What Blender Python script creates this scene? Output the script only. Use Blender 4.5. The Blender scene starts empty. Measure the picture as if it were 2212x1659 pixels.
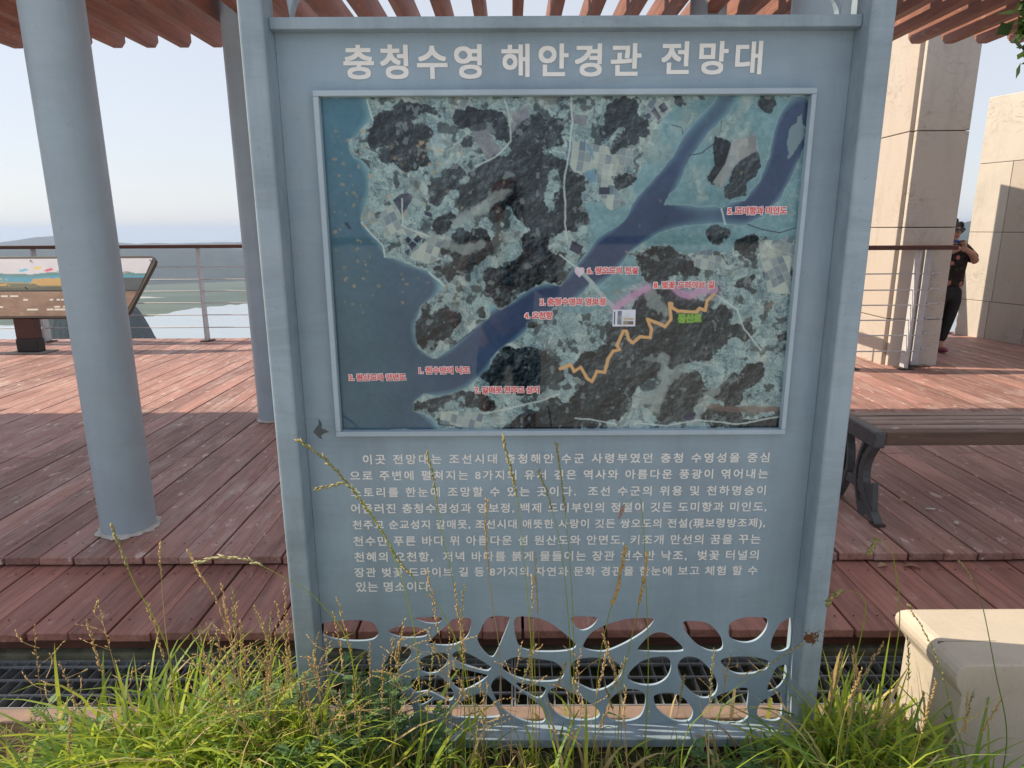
import bpy, bmesh, math, random
import numpy as np
from mathutils import Vector, Matrix

random.seed(7)
RNG = np.random.default_rng(11)
S = bpy.context.scene
COL = S.collection

# ---------------------------------------------------------------- camera
PITCH, ROLL, CAM_H, FPX = math.radians(13.25), math.radians(0.3), 1.54, 1431.0
cam = bpy.data.cameras.new('camera')
cam.sensor_width = 36.0
cam.lens = 36.0 * FPX / 2212.0
cam.clip_start, cam.clip_end = 0.05, 30000
cam_o = bpy.data.objects.new('camera', cam)
COL.objects.link(cam_o)
_fw = Vector((0, math.cos(PITCH), -math.sin(PITCH)))
_r, _d = Vector((1, 0, 0)), Vector((0, -math.sin(PITCH), -math.cos(PITCH)))
_r2 = _r * math.cos(ROLL) + _d * math.sin(ROLL)
_d2 = _d * math.cos(ROLL) - _r * math.sin(ROLL)
cam_o.matrix_world = Matrix(((_r2.x, -_d2.x, -_fw.x, 0), (_r2.y, -_d2.y, -_fw.y, 0),
                             (_r2.z, -_d2.z, -_fw.z, CAM_H), (0, 0, 0, 1)))
S.camera = cam_o

# ---------------------------------------------------------------- sky, sun, exposure
SUN = Vector((-1.2, 0.19, 1.0)).normalized()
world = bpy.data.worlds.new('World')
S.world = world
world.use_nodes = True
wn = world.node_tree
sky = wn.nodes.new('ShaderNodeTexSky')
sky.sky_type = 'NISHITA'
sky.sun_disc = False
sky.sun_elevation = math.asin(SUN.z)
sky.sun_rotation = math.atan2(SUN.x, SUN.y)
sky.altitude = 100
sky.air_density, sky.dust_density, sky.ozone_density = 1.0, 1.0, 2.0
milk = wn.nodes.new('ShaderNodeMix')                      # milky summer air: the clear sky veiled evenly by pale haze
milk.data_type = 'RGBA'
milk.inputs[0].default_value = 0.88
milk.inputs[7].default_value = (2.13, 2.18, 2.32, 1)
wn.links.new(sky.outputs[0], milk.inputs[6])
wn.links.new(milk.outputs[2], wn.nodes['Background'].inputs[0])
wn.nodes['Background'].inputs[1].default_value = 0.13
sl = bpy.data.lights.new('sun', 'SUN')
sl.energy, sl.angle, sl.color = 2.55, math.radians(0.5), (1.0, 0.85, 0.66)
so = bpy.data.objects.new('sun', sl)
COL.objects.link(so)
so.rotation_euler = (-SUN).to_track_quat('-Z', 'Y').to_euler()
S.view_settings.view_transform = 'Standard'
S.view_settings.look = 'None'
S.view_settings.exposure = 1.35
S.view_settings.gamma = 1.0
S.cycles.max_bounces = 8
S.cycles.transparent_max_bounces = 8
S.cycles.volume_bounces = 1

# ---------------------------------------------------------------- helpers
ORIGIN = {}


def thing(name, label, cat, loc, group=None):
    o = bpy.data.objects.new(name, None)
    COL.objects.link(o)
    o.location = loc
    o.empty_display_size = 0.1
    o['label'], o['category'] = label, cat
    if group:
        o['group'] = group
    ORIGIN[o.name] = Vector(loc)
    return o


def tag(o, label, cat, group=None):
    o['label'], o['category'] = label, cat
    if group:
        o['group'] = group
    return o


def structure(o, kind='structure'):
    o['kind'] = kind
    return o


class MB:
    """collects shapes, then links them as ONE mesh object"""

    def __init__(s):
        s.v, s.f, s.m = [], [], []

    def add(s, vs, fs, mi=0):
        b = len(s.v)
        s.v += [tuple(v) for v in vs]
        s.f += [tuple(b + i for i in f) for f in fs]
        s.m += [mi] * len(fs)

    def box(s, x0, x1, y0, y1, z0, z1, mi=0):
        s.add([(x0, y0, z0), (x1, y0, z0), (x1, y1, z0), (x0, y1, z0), (x0, y0, z1), (x1, y0, z1), (x1, y1, z1), (x0, y1, z1)],
              [(0, 3, 2, 1), (4, 5, 6, 7), (0, 1, 5, 4), (1, 2, 6, 5), (2, 3, 7, 6), (3, 0, 4, 7)], mi)

    def prism(s, pts, axis, a, b, mi=0):
        """closed outline pts (2D) extruded along axis from a to b"""
        n = len(pts)
        def P(p, t):
            return {'x': (t, p[0], p[1]), 'y': (p[0], t, p[1]), 'z': (p[0], p[1], t)}[axis]
        vs = [P(p, a) for p in pts] + [P(p, b) for p in pts]
        fs = [tuple(range(n))[::-1], tuple(range(n, 2 * n))] + [(i, (i + 1) % n, n + (i + 1) % n, n + i) for i in range(n)]
        s.add(vs, fs, mi)

    def tube(s, path, rad, seg=8, mi=0):
        path = [Vector(p) for p in path]
        rad = rad if isinstance(rad, (list, tuple)) else [rad] * len(path)
        vs, fs = [], []
        for i, p in enumerate(path):
            t = (path[min(i + 1, len(path) - 1)] - path[max(i - 1, 0)]).normalized()
            a = t.cross(Vector((0, 0, 1)) if abs(t.z) < 0.9 else Vector((1, 0, 0))).normalized()
            c = t.cross(a)
            for k in range(seg):
                q = 2 * math.pi * k / seg
                vs.append(p + (a * math.cos(q) + c * math.sin(q)) * rad[i])
        for i in range(len(path) - 1):
            for k in range(seg):
                k2 = (k + 1) % seg
                fs.append((i * seg + k, i * seg + k2, (i + 1) * seg + k2, (i + 1) * seg + k))
        fs.append(tuple(range(seg)))
        fs.append(tuple((len(path) - 1) * seg + k for k in range(seg))[::-1])
        s.add(vs, fs, mi)

    def ball(s, c, r, mi=0, nu=12, nv=8):
        vs, fs = [], []
        r = r if isinstance(r, (list, tuple)) else (r, r, r)
        for j in range(nv + 1):
            th = math.pi * j / nv
            for i in range(nu):
                ph = 2 * math.pi * i / nu
                vs.append((c[0] + r[0] * math.sin(th) * math.cos(ph), c[1] + r[1] * math.sin(th) * math.sin(ph), c[2] + r[2] * math.cos(th)))
        for j in range(nv):
            for i in range(nu):
                i2 = (i + 1) % nu
                fs.append((j * nu + i, (j + 1) * nu + i, (j + 1) * nu + i2, j * nu + i2))
        s.add(vs, fs, mi)

    def build(s, name, mats, parent=None, bevel=0.0, smooth=False, seg=2, fix=True):
        me = bpy.data.meshes.new(name)
        off = Vector((0, 0, 0))
        if parent is not None:
            off = ORIGIN[parent.name]
        arr = np.array(s.v, dtype=np.float64) - np.array(off)
        me.from_pydata([tuple(v) for v in arr], [], s.f)
        if not isinstance(mats, (list, tuple)):
            mats = [mats]
        for m in mats:
            me.materials.append(m)
        if len(mats) > 1:
            me.polygons.foreach_set('material_index', s.m)
        if fix:
            bm = bmesh.new()
            bm.from_mesh(me)
            bmesh.ops.recalc_face_normals(bm, faces=bm.faces)
            bm.to_mesh(me)
            bm.free()
        if smooth:
            me.polygons.foreach_set('use_smooth', [True] * len(me.polygons))
        o = bpy.data.objects.new(name, me)
        COL.objects.link(o)
        if parent is not None:
            o.parent = parent
        ORIGIN[o.name] = off
        if bevel:
            b = o.modifiers.new('bevel', 'BEVEL')
            b.width, b.segments, b.limit_method, b.angle_limit = bevel, seg, 'ANGLE', math.radians(40)
            b.harden_normals = False
        return o


def link_mesh(name, me, parent=None):
    """link a mesh whose vertices are in world coordinates"""
    off = ORIGIN[parent.name] if parent is not None else Vector((0, 0, 0))
    if off.length:
        me.transform(Matrix.Translation(-off))
    o = bpy.data.objects.new(name, me)
    COL.objects.link(o)
    if parent is not None:
        o.parent = parent
    ORIGIN[o.name] = off
    return o


def dup(o, delta, parent=None):
    """a copy of a thing or part with copies of its parts and sub-parts"""
    c = o.copy()
    COL.objects.link(c)
    if parent is None:
        c.location = o.location + Vector(delta)
        ORIGIN[c.name] = ORIGIN[o.name] + Vector(delta)
    else:
        c.parent = parent
        ORIGIN[c.name] = ORIGIN[parent.name]
    for ch in list(o.children):
        dup(ch, (0, 0, 0), c)
    return c


def smooth_loop(P, n=6):
    N, o = len(P), []
    for i in range(N):
        a, b, c, d = [np.array(P[(i + j) % N]) for j in (-1, 0, 1, 2)]
        for t in np.arange(n) / n:
            o.append(.5 * ((2 * b) + (c - a) * t + (2 * a - 5 * b + 4 * c - d) * t * t + (3 * b - a - 3 * c + d) * t ** 3))
    return o


# ---------------------------------------------------------------- materials
class NT:
    def __init__(s, name):
        s.mat = bpy.data.materials.new(name)
        s.mat.use_nodes = True
        s.t = s.mat.node_tree
        s.p = s.t.nodes['Principled BSDF']

    def n(s, kind, **kw):
        x = s.t.nodes.new(kind)
        for k, v in kw.items():
            setattr(x, k, v)
        return x

    def l(s, a, b):
        s.t.links.new(a, b)

    def co(s, scale=(1, 1, 1), which='Object'):
        c = s.n('ShaderNodeTexCoord')
        m = s.n('ShaderNodeMapping')
        m.inputs['Scale'].default_value = scale
        s.l(c.outputs[which], m.inputs[0])
        return m.outputs[0]

    def noise(s, scale, detail=4, rough=0.6, stretch=(1, 1, 1), dist=0.0):
        x = s.n('ShaderNodeTexNoise')
        x.inputs['Scale'].default_value = scale
        x.inputs['Detail'].default_value = detail
        x.inputs['Roughness'].default_value = rough
        x.inputs['Distortion'].default_value = dist
        s.l(s.co(stretch), x.inputs['Vector'])
        return x.outputs['Fac']

    def ramp(s, fac, lo, hi):
        r = s.n('ShaderNodeMapRange')
        r.inputs['From Min'].default_value, r.inputs['From Max'].default_value = lo, hi
        s.l(fac, r.inputs['Value'])
        return r.outputs[0]

    def mix(s, fac, a, b, mode='MIX'):
        x = s.n('ShaderNodeMix', data_type='RGBA', blend_type=mode)
        if isinstance(fac, (int, float)):
            x.inputs[0].default_value = fac
        else:
            s.l(fac, x.inputs[0])
        for k, v in ((6, a), (7, b)):
            if isinstance(v, (tuple, list)):
                x.inputs[k].default_value = (*v[:3], 1)
            else:
                s.l(v, x.inputs[k])
        return x.outputs[2]

    def math(s, op, a, b=0.0):
        x = s.n('ShaderNodeMath', operation=op)
        for k, v in ((0, a), (1, b)):
            if isinstance(v, (int, float)):
                x.inputs[k].default_value = v
            else:
                s.l(v, x.inputs[k])
        return x.outputs[0]

    def island(s):
        return s.n('ShaderNodeNewGeometry').outputs['Random Per Island']

    def bump(s, h, strength=0.3, dist=0.01):
        b = s.n('ShaderNodeBump')
        b.inputs['Strength'].default_value, b.inputs['Distance'].default_value = strength, dist
        s.l(h, b.inputs['Height'])
        s.l(b.outputs[0], s.p.inputs['Normal'])

    def out(s, color=None, rough=0.6, spec=0.5, metal=0.0):
        if color is not None:
            if isinstance(color, (tuple, list)):
                s.p.inputs['Base Color'].default_value = (*color[:3], 1)
            else:
                s.l(color, s.p.inputs['Base Color'])
        if isinstance(rough, (int, float)):
            s.p.inputs['Roughness'].default_value = rough
        else:
            s.l(rough, s.p.inputs['Roughness'])
        s.p.inputs['Specular IOR Level'].default_value = spec
        s.p.inputs['Metallic'].default_value = metal
        return s.mat


def plain(name, c, c2=None, scale=8, rough=0.6, bump=0.0, stretch=(1, 1, 1), spec=0.5, metal=0.0, lo=0.35, hi=0.65):
    t = NT(name)
    f = t.noise(scale, 6, 0.65, stretch)
    col = t.mix(t.ramp(f, lo, hi), c, c2 or tuple(x * 0.8 for x in c))
    if bump:
        t.bump(t.noise(scale * 6, 4, 0.6, stretch), bump, 0.004)
    return t.out(col, rough, spec, metal)


def painted_metal(name, c, dirt, mark=None):
    """grey-blue paint with faint vertical runs, smears and, near mark, rust"""
    t = NT(name)
    col = t.mix(t.ramp(t.noise(3, 5, 0.6), 0.3, 0.7), c, tuple(x * 0.88 for x in c))
    col = t.mix(t.math('MULTIPLY', t.ramp(t.noise(5, 6, 0.7, (1.0, 1.0, 0.18)), 0.44, 0.72), 0.85), col, dirt)
    col = t.mix(t.math('MULTIPLY', t.ramp(t.noise(60, 3, 0.7), 0.66, 0.72), 0.35), col, tuple(x * 0.5 for x in dirt))
    col = t.mix(t.math('MULTIPLY', t.ramp(t.noise(4.5, 7, 0.75, (0.22, 1.0, 1.0), 0.8), 0.45, 0.72), 0.8), col, dirt)
    col = t.mix(t.math('MULTIPLY', t.ramp(t.noise(2.0, 6, 0.7, (1, 1, 1), 1.2), 0.55, 0.75), 0.22), col, (0.45, 0.46, 0.45))
    if mark:
        g = t.n('ShaderNodeNewGeometry').outputs['Position']
        d = t.n('ShaderNodeVectorMath', operation='DISTANCE')
        t.l(g, d.inputs[0])
        d.inputs[1].default_value = mark
        m = t.math('ADD', t.ramp(d.outputs['Value'], 0.055, 0.0), t.math('MULTIPLY', t.math('SUBTRACT', t.noise(90, 5, 0.7), 0.5), 2.2))
        col = t.mix(t.ramp(m, 0.62, 0.66), col, (0.12, 0.045, 0.02))
    t.bump(t.noise(220, 2, 0.5), 0.06, 0.002)
    return t.out(col, t.ramp(t.noise(4, 4, 0.6), -0.3, 1.6), 0.35)


def wood(name, c1, c2, wear, axis='y', wear_amt=0.5, scale=1.0, green=0.0):
    """weathered planks: each plank its own tint, grain and pale worn streaks along its length"""
    t = NT(name)
    st = {'y': (1, 0.06, 1), 'x': (0.06, 1, 1), 'z': (1, 1, 0.06)}[axis]
    ii = t.island()
    base = t.mix(ii, c1, c2)
    grain = t.noise(38 * scale, 6, 0.7, st, 0.4)
    base = t.mix(t.ramp(grain, 0.42, 0.72), base, t.mix(0.6, base, (0.02, 0.012, 0.01)))
    streak = t.ramp(t.noise(9 * scale, 7, 0.75, tuple(q * (1 if q > .5 else 4) for q in st), 0.3), 0.48, 0.75)
    patch = t.ramp(t.noise(1.1, 3, 0.6), 0.35, 0.7)
    base = t.mix(t.math('MULTIPLY', t.math('MULTIPLY', streak, patch), wear_amt), base, wear)
    spots = t.ramp(t.noise(20, 3, 0.6, (1, 0.5, 1) if axis == 'y' else (0.5, 1, 1)), 0.63, 0.70)
    base = t.mix(t.math('MULTIPLY', spots, 0.55 * wear_amt), base, tuple(min(1, x * 1.25) for x in wear))
    base = t.mix(t.math('MULTIPLY', t.ramp(t.noise(0.9, 6, 0.7), 0.52, 0.72), 0.3), base, (0.09, 0.06, 0.05))
    if green:
        gm = t.ramp(t.noise(1.7, 5, 0.7), 0.60, 0.75)
        base = t.mix(t.math('MULTIPLY', gm, green), base, (0.10, 0.11, 0.035))
    t.bump(t.noise(60 * scale, 4, 0.7, st), 0.25, 0.004)
    return t.out(base, t.ramp(t.noise(7, 5, 0.7, st), -0.6, 1.25), 0.42)


def vcol(name, rough=0.5, spec=0.5, coat=0.0):
    t = NT(name)
    a = t.n('ShaderNodeVertexColor', layer_name='tint')
    t.p.inputs['Coat Weight'].default_value = coat
    t.p.inputs['Coat Roughness'].default_value = 0.03
    return t.out(a.outputs[0], rough, spec)


def leaf_mat(name, c1, c2, trans=0.5):
    """thin leaves: each blade its own tint, part of the light shines through"""
    t = NT(name)
    col = t.mix(t.island(), c1, c2)
    t.out(col, 0.5, 0.3)
    tr = t.n('ShaderNodeBsdfTranslucent')
    t.l(col, tr.inputs[0])
    mx = t.n('ShaderNodeMixShader')
    mx.inputs[0].default_value = trans
    t.l(t.p.outputs[0], mx.inputs[1])
    t.l(tr.outputs[0], mx.inputs[2])
    t.l(mx.outputs[0], t.t.nodes['Material Output'].inputs[0])
    return t.mat


M_SIGN = painted_metal('sign_paint', (0.325, 0.415, 0.485), (0.18, 0.23, 0.27), mark=(0.86, 1.69, 0.385))
M_PLATE = painted_metal('plate_paint', (0.30, 0.40, 0.48), (0.215, 0.285, 0.345))
M_FRAME = painted_metal('map_frame_paint', (0.40, 0.50, 0.58), (0.30, 0.38, 0.45))
M_COLUMN = painted_metal('column_paint', (0.38, 0.47, 0.54), (0.31, 0.38, 0.435))
M_LETTER = plain('letter_white', (0.80, 0.80, 0.77), (0.74, 0.74, 0.72), 40, 0.6)
M_DECK = wood('deck_wood', (0.25, 0.13, 0.108), (0.44, 0.23, 0.19), (0.60, 0.49, 0.45), 'y', 1.0, 1, 0.35)
M_STEP = wood('step_wood', (0.27, 0.12, 0.097), (0.42, 0.19, 0.15), (0.50, 0.36, 0.31), 'y', 0.55)
M_BOARD = wood('edge_board', (0.09, 0.035, 0.026), (0.13, 0.05, 0.036), (0.2, 0.13, 0.11), 'x', 0.3)
M_SLAT = wood('slat_wood', (0.20, 0.088, 0.062), (0.33, 0.14, 0.092), (0.42, 0.27, 0.2), 'y', 0.6)
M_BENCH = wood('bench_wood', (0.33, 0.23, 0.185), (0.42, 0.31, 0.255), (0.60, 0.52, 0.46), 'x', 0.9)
M_BENCH_SHADE = wood('bench_front_shade', (0.12, 0.07, 0.052), (0.15, 0.09, 0.066), (0.36, 0.27, 0.22), 'x', 0.4)  # bench wood darkened in its colour for the shade on the front slat
M_RAILTOP = wood('rail_wood', (0.09, 0.035, 0.025), (0.12, 0.045, 0.03), (0.2, 0.1, 0.08), 'x', 0.3)
M_IRON = plain('cast_iron_paint', (0.085, 0.09, 0.097), (0.06, 0.064, 0.07), 20, 0.5, 0.1)
M_STEEL = plain('rail_steel', (0.52, 0.53, 0.55), (0.44, 0.45, 0.47), 20, 0.45, 0.05)
M_GALV = plain('galvanised_steel', (0.27, 0.285, 0.30), (0.18, 0.19, 0.20), 25, 0.5, 0.1, metal=0.3)
M_RUSTY = plain('base_plate_rust', (0.07, 0.045, 0.035), (0.04, 0.028, 0.022), 30, 0.8)
M_CONC = plain('concrete', (0.30, 0.27, 0.24), (0.20, 0.18, 0.155), 9, 0.9, 0.5)
M_MOSSY = plain('mossy_concrete', (0.16, 0.15, 0.11), (0.06, 0.065, 0.035), 12, 0.95, 0.6)
M_CURB = plain('pink_concrete', (0.30, 0.20, 0.16), (0.20, 0.15, 0.12), 10, 0.9, 0.4)
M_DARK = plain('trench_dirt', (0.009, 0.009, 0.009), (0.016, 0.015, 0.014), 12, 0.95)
M_GROOVE = plain('screw_dark', (0.03, 0.02, 0.018), None, 9, 0.8)
M_RED = plain('label_red', (0.80, 0.10, 0.09), (0.74, 0.09, 0.08), 30, 0.5)
M_HALO = plain('label_white', (0.84, 0.74, 0.77), (0.80, 0.7, 0.74), 30, 0.5)
M_LIME = plain('label_green', (0.30, 0.55, 0.10), None, 30, 0.5)
M_LIMEH = plain('label_green_halo', (0.16, 0.34, 0.07), None, 30, 0.5)


def stone(name, c1, c2, c3):
    """honed stone slabs: each slab its own tone, cloudy figure, thin dark veins, stains and pits"""
    t = NT(name)
    col = t.mix(t.island(), c1, c2)
    col = t.mix(t.math('MULTIPLY', t.ramp(t.noise(1.7, 8, 0.68, (1, 1, 1), 0.8), 0.42, 0.68), 0.6), col, c3)
    vein = t.math('ABSOLUTE', t.math('SUBTRACT', t.noise(2.6, 7, 0.62, (1, 1, 1.4), 1.8), 0.5))
    col = t.mix(t.math('MULTIPLY', t.ramp(vein, 0.016, 0.0), t.math('MULTIPLY', t.ramp(t.noise(1.3, 3), 0.45, 0.6), 0.55)), col, (0.17, 0.14, 0.12))
    col = t.mix(t.math('MULTIPLY', t.ramp(t.noise(4, 6, 0.7, (1, 1, 0.16)), 0.52, 0.8), 0.4), col, (0.25, 0.21, 0.165))
    col = t.mix(t.math('MULTIPLY', t.ramp(t.noise(120, 2, 0.5), 0.62, 0.75), 0.35), col, (0.22, 0.185, 0.15))
    t.bump(t.noise(80, 5, 0.7), 0.22, 0.003)
    return t.out(col, t.ramp(t.noise(6, 4), -0.4, 1.3), 0.35)


M_STONE = stone('granite_cladding', (0.60, 0.565, 0.51), (0.38, 0.31, 0.25), (0.45, 0.42, 0.375))
M_BLOCK = stone('cream_stone', (0.54, 0.48, 0.39), (0.50, 0.44, 0.35), (0.44, 0.40, 0.33))
M_JOINT = plain('joint_dark', (0.14, 0.115, 0.09), None, 20, 0.9)

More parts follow.
